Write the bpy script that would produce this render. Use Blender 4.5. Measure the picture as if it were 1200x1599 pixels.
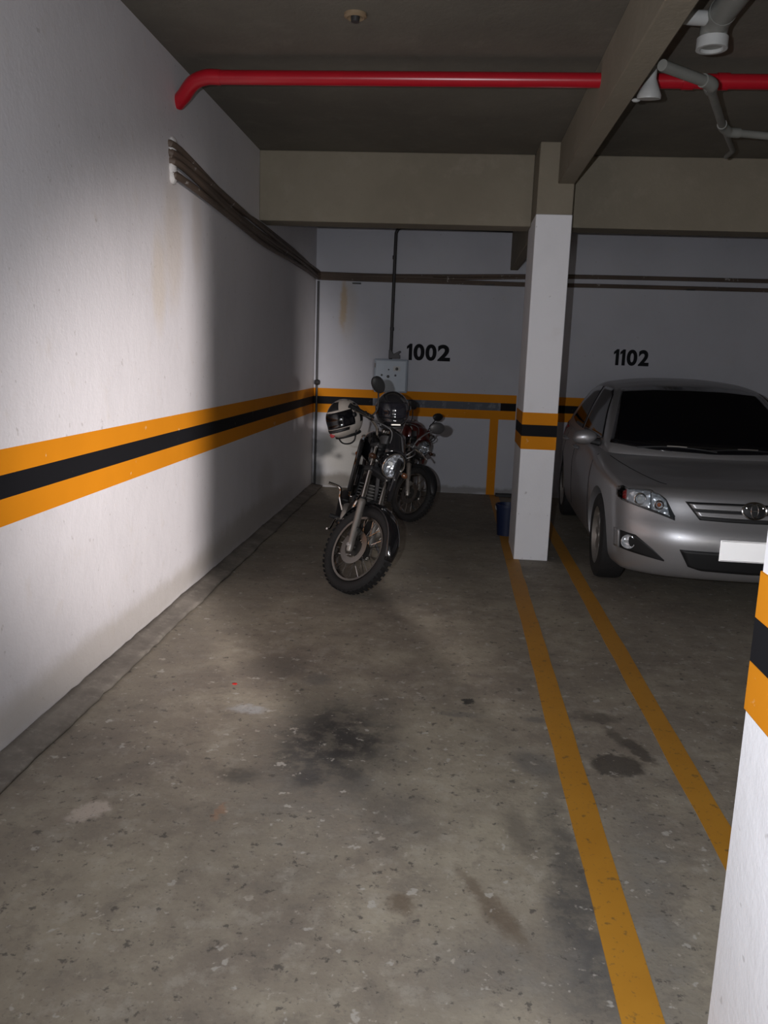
import bpy, bmesh, math, random
from mathutils import Vector, Matrix, noise as mnoise
from mathutils.bvhtree import BVHTree
random.seed(7)
SC = bpy.context.scene
for o in list(bpy.data.objects): bpy.data.objects.remove(o)
COL = SC.collection
V = Vector

# ------------------------------------------------------------------ camera
FPX, YAW, PITCH, ROLL, CAMH = 1298.0, 0.0775, 0.18403, 0.0359, 1.575
fw = V((-math.sin(YAW)*math.cos(PITCH), math.cos(YAW)*math.cos(PITCH), -math.sin(PITCH)))
rt = V((math.cos(YAW), math.sin(YAW), 0)); up = rt.cross(fw)
r2 = rt*math.cos(ROLL)+up*math.sin(ROLL); u2 = -rt*math.sin(ROLL)+up*math.cos(ROLL)
cam = bpy.data.cameras.new('camera'); camo = bpy.data.objects.new('camera', cam); COL.objects.link(camo)
mw = Matrix((r2, u2, -fw)).transposed().to_4x4(); mw.translation = (0, 0, CAMH); camo.matrix_world = mw
cam.sensor_fit = 'HORIZONTAL'; cam.sensor_width = 36; cam.lens = 36*FPX/1200; cam.clip_start = 0.02
SC.camera = camo

# ------------------------------------------------------------------ world, lights, exposure
w = bpy.data.worlds.new('world'); SC.world = w; w.use_nodes = True
w.node_tree.nodes['Background'].inputs[0].default_value = (0.75, 0.85, 1.0, 1)
w.node_tree.nodes['Background'].inputs[1].default_value = 0.05
def spot(name, loc, aim, energy, size_deg, blend, radius, col=(1, 1, 1)):
    l = bpy.data.lights.new(name, 'SPOT'); l.energy = energy; l.spot_size = math.radians(size_deg)
    l.spot_blend = blend; l.shadow_soft_size = radius; l.color = col
    o = bpy.data.objects.new(name, l); COL.objects.link(o); o.location = loc
    o.rotation_euler = (V(aim)-V(loc)).to_track_quat('-Z', 'Y').to_euler(); return o
# the hand-held lamp beside the camera, and the beam of a lamp in the drive lane behind it
spot('hand_torch_light', (-0.16, -0.02, CAMH+0.05), (1.5, 6.2, 1.3), 330, 138, 1.0, 0.012, (0.90, 0.93, 1.0))
spot('drive_lane_lamp_light', (2.40, -2.50, 1.70), (-1.66, 5.75, 0.85), 5000, 26, 1.0, 0.13, (1.0, 0.93, 0.91))
al = bpy.data.lights.new('entrance_daylight', 'AREA'); al.shape = 'RECTANGLE'; al.size = 5.0; al.size_y = 2.2; al.energy = 60; al.color = (1.0, 0.95, 0.86)
alo = bpy.data.objects.new('entrance_daylight', al); COL.objects.link(alo); alo.location = (1.0, -6.5, 1.5)
alo.rotation_euler = V((0, 1, -0.05)).to_track_quat('-Z', 'Z').to_euler()
vs = SC.view_settings; vs.view_transform = 'Standard'; vs.look = 'None'; vs.gamma = 1; vs.use_curve_mapping = False; vs.exposure = 0.0

# ------------------------------------------------------------------ mesh helpers
class MB:
    def __init__(s): s.v = []; s.f = []
    def add(s, vs, fs):
        n = len(s.v); s.v += [V(p) for p in vs]; s.f += [tuple(i+n for i in f) for f in fs]; return s
    def box(s, a, b):
        x0, y0, z0 = a; x1, y1, z1 = b
        return s.add([(x0,y0,z0),(x1,y0,z0),(x1,y1,z0),(x0,y1,z0),(x0,y0,z1),(x1,y0,z1),(x1,y1,z1),(x0,y1,z1)],
                     [(0,3,2,1),(4,5,6,7),(0,1,5,4),(1,2,6,5),(2,3,7,6),(3,0,4,7)])
    def prism(s, poly, axis, a, b):     # poly in the two other axes, extruded a..b
        def P(q, t): return {'x': (t,q[0],q[1]), 'y': (q[0],t,q[1]), 'z': (q[0],q[1],t)}[axis]
        n = len(poly)
        return s.add([P(q,a) for q in poly]+[P(q,b) for q in poly],
                     [tuple(range(n))[::-1], tuple(range(n,2*n))]+[(i,(i+1)%n,n+(i+1)%n,n+i) for i in range(n)])
    def tube(s, pts, r, n=10, cap=True):
        pts = [V(p) for p in pts]; rs = r if isinstance(r, (list, tuple)) else [r]*len(pts)
        rings = []; nrm = None
        for i, p in enumerate(pts):
            t = (pts[min(i+1, len(pts)-1)]-pts[max(i-1, 0)]).normalized()
            if nrm is None:
                nrm = t.orthogonal().normalized()
            else:
                nrm = (nrm-t*nrm.dot(t)).normalized()
            b = t.cross(nrm)
            rings.append([p+(nrm*math.cos(2*math.pi*k/n)+b*math.sin(2*math.pi*k/n))*rs[i] for k in range(n)])
        vs = [q for ring in rings for q in ring]; fs = []
        for i in range(len(pts)-1):
            for k in range(n): fs.append((i*n+k, i*n+(k+1)%n, (i+1)*n+(k+1)%n, (i+1)*n+k))
        if cap: fs += [tuple(range(n))[::-1], tuple(range((len(pts)-1)*n, len(pts)*n))]
        return s.add(vs, fs)
    def lathe(s, prof, c=(0,0,0), axis=(0,0,1), n=24, closed=False):   # prof: (radius, height) list
        ax = V(axis).normalized(); a = ax.orthogonal().normalized(); b = ax.cross(a); c = V(c)
        vs = []; m = len(prof)
        for k in range(n):
            d = a*math.cos(2*math.pi*k/n)+b*math.sin(2*math.pi*k/n)
            vs += [c+d*r+ax*h for r, h in prof]
        fs = []
        for k in range(n):
            k2 = (k+1) % n
            for i in range(m if closed else m-1):
                j = (i+1) % m; fs.append((k*m+i, k2*m+i, k2*m+j, k*m+j))
        return s.add(vs, fs)
    def torus(s, R, r, c=(0,0,0), axis=(0,0,1), n=40, m=10, sx=1.0):
        return s.lathe([(R+r*math.cos(2*math.pi*i/m), sx*r*math.sin(2*math.pi*i/m)) for i in range(m)], c, axis, n, True)
    def ellipsoid(s, c, r, n=20, m=12, rot=None):
        c = V(c); vs = []; fs = []
        for i in range(m+1):
            th = math.pi*i/m
            for k in range(n):
                ph = 2*math.pi*k/n
                p = V((r[0]*math.sin(th)*math.cos(ph), r[1]*math.sin(th)*math.sin(ph), r[2]*math.cos(th)))
                vs.append(c+(rot@p if rot else p))
        for i in range(m):
            for k in range(n): fs.append((i*n+k, (i+1)*n+k, (i+1)*n+(k+1)%n, i*n+(k+1)%n))
        return s.add(vs, fs)
    def grid(s, rows, closed_v=False):
        m = len(rows[0]); vs = [p for r in rows for p in r]; fs = []
        for i in range(len(rows)-1):
            for k in range(m if closed_v else m-1): fs.append((i*m+k, i*m+(k+1)%m, (i+1)*m+(k+1)%m, (i+1)*m+k))
        return s.add(vs, fs)
    def xf(s, M): s.v = [M@p for p in s.v]; return s
    def build(s, name, mat, parent=None, ang=35, bevel=0, smooth=True, subsurf=0, solid=0):
        me = bpy.data.meshes.new(name); me.from_pydata([tuple(p) for p in s.v], [], s.f)
        bm = bmesh.new(); bm.from_mesh(me); bmesh.ops.remove_doubles(bm, verts=bm.verts, dist=1e-6)
        bmesh.ops.recalc_face_normals(bm, faces=bm.faces); bm.to_mesh(me); bm.free()
        me.materials.append(mat); o = bpy.data.objects.new(name, me); COL.objects.link(o)
        if parent: o.parent = parent
        if bevel:
            b = o.modifiers.new('bevel', 'BEVEL'); b.width = bevel; b.segments = 2; b.limit_method = 'ANGLE'; b.angle_limit = math.radians(40)
        if solid:
            b = o.modifiers.new('solid', 'SOLIDIFY'); b.thickness = solid; b.offset = -1
        if subsurf:
            b = o.modifiers.new('subsurf', 'SUBSURF'); b.levels = subsurf; b.render_levels = subsurf
        if smooth:
            me.shade_smooth(); me.set_sharp_from_angle(angle=math.radians(ang))
        return o
def tag(o, label=None, cat=None, group=None, kind=None):
    if label: o['label'] = label
    if cat: o['category'] = cat
    if group: o['group'] = group
    if kind: o['kind'] = kind
    return o
def empty(name, loc, label=None, cat=None, rot=None):
    o = bpy.data.objects.new(name, None); COL.objects.link(o); o.empty_display_size = 0.1
    o.location = loc
    if rot is not None: o.rotation_euler = rot
    return tag(o, label, cat)
def spline(pts, n=8):
    P = [V(p) for p in pts]; out = []
    for i in range(len(P)-1):
        a = P[max(i-1,0)]; b = P[i]; c = P[i+1]; d = P[min(i+2,len(P)-1)]
        for k in range(n):
            t = k/n
            out.append(0.5*((2*b)+(c-a)*t+(2*a-5*b+4*c-d)*t*t+(3*b-a-3*c+d)*t**3))
    out.append(P[-1]); return out
def lerp(a, b, t): return a+(b-a)*t
def curve(tab, x):           # piecewise smooth interpolation of a table
    if x <= tab[0][0]: return tab[0][1]
    for (x0, y0), (x1, y1) in zip(tab, tab[1:]):
        if x <= x1:
            t = (x-x0)/(x1-x0); return y0+(y1-y0)*t
    return tab[-1][1]
def sstep(a, b, x):
    t = min(1, max(0, (x-a)/(b-a))); return t*t*(3-2*t)

# ------------------------------------------------------------------ materials
class NT:
    def __init__(s, name):
        s.m = bpy.data.materials.new(name); s.m.use_nodes = True; s.t = s.m.node_tree; s.n = s.t.nodes; s.b = s.n['Principled BSDF']
        s.tc = s.n.new('ShaderNodeTexCoord'); s.pos = s.tc.outputs['Object']
    def link(s, a, b): s.t.links.new(a, b)
    def val(s, sock, v):
        if hasattr(v, 'links'): s.link(v, sock)
        else: sock.default_value = v
    def noise(s, scale, detail=4, rough=0.6, vec=None, dist=0):
        n = s.n.new('ShaderNodeTexNoise'); n.inputs['Scale'].default_value = scale; n.inputs['Detail'].default_value = detail
        n.inputs['Roughness'].default_value = rough; n.inputs['Distortion'].default_value = dist; s.link(vec or s.pos, n.inputs['Vector']); return n
    def ramp(s, fac, a, b, out0=0.0, out1=1.0):
        n = s.n.new('ShaderNodeMapRange'); n.interpolation_type = 'SMOOTHSTEP'; s.link(fac, n.inputs[0])
        n.inputs[1].default_value = a; n.inputs[2].default_value = b; n.inputs[3].default_value = out0; n.inputs[4].default_value = out1; return n.outputs[0]
    def mix(s, fac, a, b, mode='MIX'):
        n = s.n.new('ShaderNodeMix'); n.data_type = 'RGBA'; n.blend_type = mode; n.clamp_factor = True
        s.val(n.inputs[0], fac); s.val(n.inputs[6], a if not isinstance(a, tuple) else (*a, 1)); s.val(n.inputs[7], b if not isinstance(b, tuple) else (*b, 1)); return n.outputs[2]
    def math(s, op, a, b=0.0):
        n = s.n.new('ShaderNodeMath'); n.operation = op; s.val(n.inputs[0], a); s.val(n.inputs[1], b); return n.outputs[0]
    def vec(s, op, a, b=None, scale=None):
        n = s.n.new('ShaderNodeVectorMath'); n.operation = op; s.val(n.inputs[0], a)
        if b is not None: s.val(n.inputs[1], b)
        if scale is not None: s.val(n.inputs['Scale'], scale)
        return n.outputs['Value'] if op == 'LENGTH' else n.outputs['Vector']
    def bump(s, h, strength=0.3, dist=0.01):
        n = s.n.new('ShaderNodeBump'); n.inputs['Strength'].default_value = strength; n.inputs['Distance'].default_value = dist
        s.link(h, n.inputs['Height']); s.link(n.outputs[0], s.b.inputs['Normal'])
    def col(s, c): s.val(s.b.inputs['Base Color'], c if not isinstance(c, tuple) else (*c, 1))
    def blob(s, warped, c, r, rot=0.0, soft=0.35):     # an irregular spot on a surface, 1 inside
        d = s.vec('SUBTRACT', warped, (c[0], c[1], c[2] if len(c) > 2 else 0))
        if rot:
            n = s.n.new('ShaderNodeVectorRotate'); n.rotation_type = 'Z_AXIS'; s.link(d, n.inputs['Vector']); n.inputs['Angle'].default_value = -rot; d = n.outputs[0]
        d = s.vec('MULTIPLY', d, (1/r[0], 1/r[1], 1/r[2] if len(r) > 2 else 0)); l = s.vec('LENGTH', d)
        return s.ramp(l, 1-soft, 1+soft, 1, 0)
def mat(name, col, rough=0.5, metal=0.0, var=0.12, scale=12, bump=0, coat=0, spec=None):
    t = NT(name); n = t.noise(scale, 3)
    dark = tuple(c*(1-var) for c in col); lite = tuple(min(1, c*(1+var)) for c in col)
    t.col(t.mix(n.outputs['Fac'], dark, lite)); t.b.inputs['Roughness'].default_value = rough; t.b.inputs['Metallic'].default_value = metal
    if coat: t.b.inputs['Coat Weight'].default_value = coat; t.b.inputs['Coat Roughness'].default_value = 0.06
    if spec is not None: t.b.inputs['Specular IOR Level'].default_value = spec
    if bump: t.bump(n.outputs['Fac'], bump)
    return t.m

def wall_paint(name, base, stain, streaks=()):
    t = NT(name); n1 = t.noise(0.9, 4, 0.6); n2 = t.noise(7, 5, 0.65); n3 = t.noise(60, 3)
    c = t.mix(t.ramp(n1.outputs['Fac'], 0.42, 0.75), base, tuple(b*0.9 for b in base))
    c = t.mix(t.math('MULTIPLY', t.ramp(n2.outputs['Fac'], 0.55, 0.8), 0.30), c, stain)
    sp = t.noise(23, 2, 0.5)
    c = t.mix(t.math('MULTIPLY', t.ramp(sp.outputs['Fac'], 0.70, 0.76), 0.35), c, (0.28, 0.25, 0.22))
    wv = t.vec('ADD', t.pos, t.vec('SCALE', t.vec('SUBTRACT', n2.outputs['Color'], (0.5,0.5,0.5)), scale=0.10))
    for cc, rr, col, k in streaks:
        c = t.mix(t.math('MULTIPLY', t.blob(wv, cc, rr, soft=0.5), k), c, col)
    t.col(c); t.b.inputs['Roughness'].default_value = 0.62
    t.bump(t.math('ADD', t.math('MULTIPLY', n2.outputs['Fac'], 1.0), t.math('MULTIPLY', n3.outputs['Fac'], 0.25)), 0.25, 0.012)
    return t.m
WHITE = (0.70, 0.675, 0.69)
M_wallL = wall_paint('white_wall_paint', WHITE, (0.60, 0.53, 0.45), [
    ((-1.66, 4.65, 1.95), (1, 0.10, 0.25), (0.62, 0.50, 0.33), 0.35), ((-1.66, 4.9, 2.2), (1, 0.16, 0.35), (0.60, 0.50, 0.38), 0.35),
    ((-1.66, 5.35, 2.35), (1, 0.10, 0.3), (0.50, 0.42, 0.34), 0.3), ((-1.66, 3.9, 0.12), (1, 2.2, 0.10), (0.40, 0.36, 0.30), 0.5),
    ((-1.66, 6.9, 0.16), (1, 1.6, 0.13), (0.36, 0.32, 0.27), 0.55), ((-1.66, 7.4, 0.42), (1, 0.3, 0.2), (0.42, 0.39, 0.36), 0.4)])
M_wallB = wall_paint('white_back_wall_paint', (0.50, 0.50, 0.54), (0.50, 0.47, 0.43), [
    ((-1.33, 9.9, 2.16), (0.035, 1, 0.26), (0.42, 0.27, 0.10), 0.75), ((-1.28, 9.9, 2.1), (0.10, 1, 0.3), (0.45, 0.38, 0.30), 0.4),
    ((-1.2, 9.9, 0.42), (0.40, 1, 0.35), (0.46, 0.43, 0.33), 0.5), ((-1.35, 9.9, 0.08), (0.5, 1, 0.09), (0.16, 0.14, 0.11), 0.8), ((0.1, 9.9, 0.04), (1.2, 1, 0.04), (0.22, 0.20, 0.18), 0.7)])
M_pillar = wall_paint('white_pillar_paint', (0.87, 0.86, 0.88), (0.76, 0.72, 0.70))
def stripe_paint(name, col, wear, amount):
    t = NT(name); n = t.noise(9, 5, 0.7); n2 = t.noise(2.2, 3)
    c = t.mix(n2.outputs['Fac'], tuple(k*0.88 for k in col), tuple(k*1.1 for k in col))
    c = t.mix(t.math('MULTIPLY', t.ramp(n.outputs['Fac'], 0.66-amount, 0.72-amount*0.6), 0.85), c, wear)
    t.col(c); t.b.inputs['Roughness'].default_value = 0.75; t.b.inputs['Specular IOR Level'].default_value = 0.15; return t.m
M_orange = stripe_paint('orange_paint', (0.66, 0.235, 0.008), (0.75, 0.55, 0.30), 0.0)
M_black = stripe_paint('black_paint', (0.010, 0.010, 0.012), (0.10, 0.09, 0.08), 0.0)
M_blackworn = stripe_paint('worn_black_paint', (0.11, 0.12, 0.14), (0.22, 0.23, 0.26), 0.16)
M_stencil = stripe_paint('stencil_black_paint', (0.012, 0.012, 0.014), (0.05, 0.05, 0.055), 0.0)

def concrete(name, base, dark, lite, rough=0.85, sc=1.0):
    t = NT(name); a = t.noise(0.8*sc, 5, 0.65); b = t.noise(5*sc, 5, 0.7); c = t.noise(45*sc, 3, 0.6)
    k = t.mix(t.ramp(a.outputs['Fac'], 0.35, 0.7), dark, base); k = t.mix(t.math('MULTIPLY', t.ramp(b.outputs['Fac'], 0.5, 0.75), 0.5), k, lite)
    k = t.mix(t.math('MULTIPLY', t.ramp(c.outputs['Fac'], 0.6, 0.75), 0.5), k, dark)
    t.col(k); t.b.inputs['Roughness'].default_value = rough; t.bump(t.math('ADD', b.outputs['Fac'], t.math('MULTIPLY', c.outputs['Fac'], 0.4)), 0.3, 0.012); return t.m
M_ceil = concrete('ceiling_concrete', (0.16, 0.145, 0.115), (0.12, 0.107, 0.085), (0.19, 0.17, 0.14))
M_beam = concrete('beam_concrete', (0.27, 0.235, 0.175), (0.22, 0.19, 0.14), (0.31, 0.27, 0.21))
M_kerb = concrete('dirty_kerb_concrete', (0.26, 0.23, 0.195), (0.15, 0.13, 0.11), (0.36, 0.33, 0.28), sc=4)

def floor_material():
    t = NT('stained_floor_concrete'); P = t.pos
    a = t.noise(0.55, 5, 0.62); b = t.noise(3.2, 6, 0.68); c = t.noise(22, 4, 0.65); d = t.noise(70, 2, 0.5)
    base = t.mix(t.ramp(a.outputs['Fac'], 0.36, 0.68), (0.225, 0.190, 0.150), (0.335, 0.295, 0.220))
    base = t.mix(t.math('MULTIPLY', t.ramp(b.outputs['Fac'], 0.45, 0.72), 0.55), base, (0.42, 0.375, 0.285))
    base = t.mix(t.math('MULTIPLY', t.ramp(b.outputs['Fac'], 0.50, 0.30), 0.45), base, (0.15, 0.13, 0.11))
    wv = t.vec('ADD', P, t.vec('SCALE', t.vec('SUBTRACT', b.outputs['Color'], (0.5, 0.5, 0.5)), scale=0.34))
    wf = t.vec('ADD', P, t.vec('SCALE', t.vec('SUBTRACT', c.outputs['Color'], (0.5, 0.5, 0.5)), scale=0.10))
    oil = (0.035, 0.032, 0.030); wet = (0.055, 0.045, 0.036); grey = (0.12, 0.115, 0.11); brown = (0.12, 0.085, 0.055); pale = (0.50, 0.45, 0.38)
    S = [  # warped, centre, radii, rotation, softness, strength, colour
        (wv, (-0.46, 3.18), (0.27, 0.46), 0.0, 0.75, 0.80, (0.085, 0.077, 0.066)), (wv, (-0.43, 3.20), (0.20, 0.34), 0.0, 0.6, 0.9, oil), (wf, (-0.47, 2.88), (0.055, 0.06), 0.0, 0.6, 0.8, oil),
        (wf, (-0.74, 2.86), (0.07, 0.05), 0.0, 0.6, 0.6, oil), (wv, (-0.40, 2.70), (0.30, 0.30), 0.0, 0.7, 0.35, grey),
        (wf, (0.73, 3.16), (0.105, 0.095), 0.1, 0.18, 0.85, wet), (wf, (0.845, 3.30), (0.035, 0.11), 0.35, 0.3, 0.75, wet), (wf, (0.775, 3.42), (0.025, 0.10), 0.25, 0.5, 0.6, wet), (wf, (0.725, 3.61), (0.09, 0.05), 0.0, 0.5, 0.6, wet),
        (wf, (0.40, 3.12), (0.08, 0.12), 0.4, 0.5, 0.6, grey), (wv, (0.42, 2.45), (0.055, 0.42), -0.05, 0.7, 0.75, (0.07, 0.065, 0.06)), (wv, (0.45, 2.02), (0.10, 0.30), 0.0, 0.7, 0.75, (0.075, 0.072, 0.07)),
        (wv, (0.68, 2.35), (0.08, 0.55), -0.1, 0.8, 0.45, (0.12, 0.12, 0.12)), (wv, (0.25, 1.95), (0.22, 0.14), 0.3, 0.8, 0.5, grey), (wf, (0.21, 2.17), (0.035, 0.14), 0.5, 0.6, 0.7, brown), (wf, (0.12, 2.33), (0.02, 0.08), 0.5, 0.6, 0.5, brown), (wf, (0.30, 2.62), (0.05, 0.14), 0.2, 0.6, 0.6, (0.10, 0.085, 0.07)),
        (wf, (-0.08, 2.19), (0.035, 0.045), 0.0, 0.6, 0.7, brown), (wv, (-0.86, 3.95), (0.16, 0.16), 0.0, 0.35, 0.5, (0.11, 0.095, 0.08)), (wf, (-0.60, 3.85), (0.07, 0.07), 0.0, 0.5, 0.5, grey),
        (wf, (-0.85, 3.45), (0.075, 0.04), 0.0, 0.5, 0.7, (0.42, 0.42, 0.42)), (wf, (-1.18, 2.54), (0.05, 0.075), -0.6, 0.3, 0.75, (0.55, 0.47, 0.40)), (wf, (-0.74, 2.60), (0.015, 0.05), 0.0, 0.4, 0.6, (0.35, 0.20, 0.12)),
        (wf, (0.14, 3.70), (0.024, 0.03), 0.0, 0.3, 0.9, (0.02, 0.02, 0.02)), (wf, (0.10, 3.55), (0.09, 0.03), 0.0, 0.5, 0.5, grey), (wf, (0.43, 3.55), (0.05, 0.03), 0.0, 0.5, 0.5, grey),
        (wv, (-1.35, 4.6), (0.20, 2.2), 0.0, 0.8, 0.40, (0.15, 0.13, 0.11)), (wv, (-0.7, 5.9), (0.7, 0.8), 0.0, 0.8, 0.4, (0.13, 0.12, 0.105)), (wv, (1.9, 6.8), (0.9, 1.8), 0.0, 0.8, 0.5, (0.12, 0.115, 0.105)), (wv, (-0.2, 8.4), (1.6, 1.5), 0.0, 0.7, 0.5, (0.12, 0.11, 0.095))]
    g = t.noise(8.5, 7, 0.72); gm = t.ramp(g.outputs['Fac'], 0.38, 0.56, 0.45, 1.0)
    base = t.mix(t.math('MULTIPLY', t.ramp(g.outputs['Fac'], 0.50, 0.66), 0.45), base, (0.41, 0.375, 0.31))
    base = t.mix(t.math('MULTIPLY', t.ramp(g.outputs['Fac'], 0.47, 0.36), 0.40), base, (0.145, 0.125, 0.105))
    col = base
    for ws, cc, rr, ro, so, st, sc in S:
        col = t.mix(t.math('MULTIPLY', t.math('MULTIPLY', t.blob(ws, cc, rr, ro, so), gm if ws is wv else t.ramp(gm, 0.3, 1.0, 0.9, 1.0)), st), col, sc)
    col = t.mix(t.math('MULTIPLY', t.ramp(c.outputs['Fac'], 0.60, 0.67), 0.75), col, (0.075, 0.066, 0.058))
    col = t.mix(t.math('MULTIPLY', t.ramp(c.outputs['Fac'], 0.375, 0.31), 0.55), col, pale)
    e = t.noise(14, 3, 0.6)
    col = t.mix(t.math('MULTIPLY', t.ramp(e.outputs['Fac'], 0.645, 0.69), 0.7), col, (0.46, 0.43, 0.38))
    col = t.mix(t.math('MULTIPLY', t.ramp(d.outputs['Fac'], 0.60, 0.72), 0.4), col, (0.12, 0.105, 0.09))
    t.col(col); t.b.inputs['Roughness'].default_value = 0.72
    t.bump(t.math('ADD', t.math('MULTIPLY', c.outputs['Fac'], 0.6), t.math('MULTIPLY', d.outputs['Fac'], 0.3)), 0.35, 0.008)
    return t.m
M_floor = floor_material()
def line_paint():
    t = NT('worn_yellow_line_paint'); a = t.noise(2.5, 4); c = t.noise(22, 4, 0.65); d = t.noise(55, 2)
    col = t.mix(a.outputs['Fac'], (0.40, 0.17, 0.012), (0.56, 0.27, 0.03))
    col = t.mix(t.math('MULTIPLY', t.ramp(c.outputs['Fac'], 0.60, 0.68), 0.6), col, (0.12, 0.08, 0.035)); col = t.mix(t.math('MULTIPLY', t.ramp(d.outputs['Fac'], 0.64, 0.70), 0.4), col, (0.10, 0.08, 0.05))
    t.col(col); t.b.inputs['Roughness'].default_value = 0.6; return t.m
M_line = line_paint()
M_red = mat('red_gloss_pipe_paint', (0.42, 0.008, 0.018), 0.28, 0, 0.15, 6)
M_pvc = mat('dusty_white_pvc', (0.20, 0.20, 0.18), 0.5, 0, 0.2, 8)
M_pvcw = mat('white_pvc_rim', (0.40, 0.40, 0.385), 0.45)
def cable_material():
    t = NT('paint_spattered_brown_cable'); n = t.noise(11, 4, 0.7); b = t.noise(2.0, 3)
    c = t.mix(b.outputs['Fac'], (0.045, 0.034, 0.028), (0.15, 0.105, 0.075)); c = t.mix(t.math('MULTIPLY', t.ramp(n.outputs['Fac'], 0.64, 0.70), 0.7), c, (0.52, 0.49, 0.46))
    t.col(c); t.b.inputs['Roughness'].default_value = 0.6; return t.m
M_cable = cable_material()
M_conduit = mat('dark_conduit', (0.030, 0.028, 0.028), 0.5, 0, 0.3, 9)
M_plaster = mat('rough_plaster_patch', (0.62, 0.60, 0.58), 0.8, 0, 0.15, 25, 0.6)
M_box = mat('pale_blue_grey_enamel', (0.36, 0.41, 0.47), 0.4, 0, 0.06)
M_dark = mat('matte_black_plastic', (0.012, 0.012, 0.013), 0.55)
M_gloss = mat('gloss_black_paint', (0.006, 0.006, 0.007), 0.12, 0, 0.1, 12, 0, 0.5)
M_rubber = mat('tyre_rubber', (0.013, 0.012, 0.012), 0.8, 0, 0.3, 30, 0.3)
M_chrome = mat('chrome', (0.62, 0.60, 0.58), 0.14, 1.0, 0.05)
M_rim = mat('dull_chrome', (0.30, 0.285, 0.265), 0.24, 1.0, 0.15)
M_alu = mat('cast_aluminium', (0.30, 0.28, 0.255), 0.45, 0.7, 0.2)
M_engine = mat('engine_grey', (0.05, 0.048, 0.045), 0.5, 0.6, 0.2)
M_redpaint = mat('dark_red_motorcycle_paint', (0.055, 0.009, 0.007), 0.3, 0, 0.15, 6, 0, 0.3)
M_orangelens = mat('amber_lens', (0.42, 0.10, 0.015), 0.2)
M_smoke = mat('smoked_amber_lens', (0.045, 0.018, 0.008), 0.3)
M_redlens = mat('red_lens', (0.35, 0.012, 0.01), 0.2)
M_seat = mat('black_vinyl', (0.014, 0.013, 0.013), 0.6, 0, 0.2, 40, 0.2)
M_mirror = mat('mirror_glass', (0.35, 0.38, 0.40), 0.08, 1.0, 0.02)
M_helmw = mat('white_helmet_shell', (0.55, 0.49, 0.43), 0.22, 0, 0.1, 8, 0, 0.4)
M_silver = mat('silver_car_paint', (0.46, 0.455, 0.465), 0.40, 0.72, 0.03, 60, 0, 0.35)
M_carglass = mat('dark_tinted_glass', (0.006, 0.006, 0.008), 0.06, 0, 0.05)
def retro_plate():
    t = NT('retroreflective_white_plate'); n = t.noise(40, 2); d = t.n.new('ShaderNodeBsdfDiffuse'); t.link(t.mix(n.outputs['Fac'], (0.93, 0.93, 0.93), (0.97, 0.97, 0.97)), d.inputs[0]); out = d.outputs[0]; t.n.remove(t.b)
    for r in (0.6, 0.7):
        g = t.n.new('ShaderNodeBsdfGlossy'); g.inputs['Roughness'].default_value = r; a = t.n.new('ShaderNodeAddShader'); t.link(out, a.inputs[0]); t.link(g.outputs[0], a.inputs[1]); out = a.outputs[0]
    t.link(out, t.n['Material Output'].inputs[0]); return t.m
M_plate = retro_plate()
M_bluebin = mat('navy_blue_plastic', (0.006, 0.014, 0.05), 0.5)
def faceted_chrome(name, metal):
    t = NT(name); v = t.n.new('ShaderNodeTexVoronoi'); v.inputs['Scale'].default_value = 26; t.link(t.pos, v.inputs['Vector'])
    t.col((0.72, 0.74, 0.78)); t.b.inputs['Metallic'].default_value = metal; t.b.inputs['Roughness'].default_value = 0.20; t.bump(v.outputs['Distance'], 0.9, 0.02); return t.m
M_reflector = faceted_chrome('faceted_reflector', 0.5); M_bowl = faceted_chrome('dull_reflector_bowl', 0.92)
def clear_lens():
    t = NT('clear_lamp_lens'); t.n.remove(t.b); tr = t.n.new('ShaderNodeBsdfTransparent'); gl = t.n.new('ShaderNodeBsdfGlossy'); gl.inputs['Roughness'].default_value = 0.05
    fr = t.n.new('ShaderNodeFresnel'); fr.inputs[0].default_value = 1.45; mx = t.n.new('ShaderNodeMixShader'); no = t.noise(3); tr.inputs[0].default_value = (0.92, 0.94, 0.95, 1)
    t.link(fr.outputs[0], mx.inputs[0]); t.link(tr.outputs[0], mx.inputs[1]); t.link(gl.outputs[0], mx.inputs[2]); t.link(mx.outputs[0], t.n['Material Output'].inputs[0]); return t.m
M_lens = clear_lens()

# ------------------------------------------------------------------ the setting
XL, YB, HC, YR, XR = -1.661, 9.915, 3.189, -7.0, 7.0
ZT, ZB = 1.189, 0.900                      # stripe top and bottom
Z1, Z2 = 1.093, 1.003                      # its black middle band
def st(mb, name, m, **k): return tag(mb.build(name, m, **k), kind='structure')
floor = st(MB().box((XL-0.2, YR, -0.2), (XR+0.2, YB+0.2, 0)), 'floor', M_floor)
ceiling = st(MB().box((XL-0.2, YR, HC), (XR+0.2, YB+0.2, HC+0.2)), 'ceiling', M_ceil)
wall_l = st(MB().box((XL-0.2, YR, 0), (XL, YB+0.2, HC)), 'wall_left', M_wallL)
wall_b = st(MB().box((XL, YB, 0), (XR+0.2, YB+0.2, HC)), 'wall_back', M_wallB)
wall_r = st(MB().box((XR, YR, 0), (XR+0.2, YB, HC)), 'wall_right', M_wallL)
tag(floor, 'stained grey concrete garage floor'); tag(ceiling, 'bare brown-grey concrete ceiling slab'); tag(wall_l, 'rough white wall with orange and black stripe')
tag(wall_b, 'dim white wall behind the parking bays'); tag(wall_r, 'white wall closing the garage')
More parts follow.
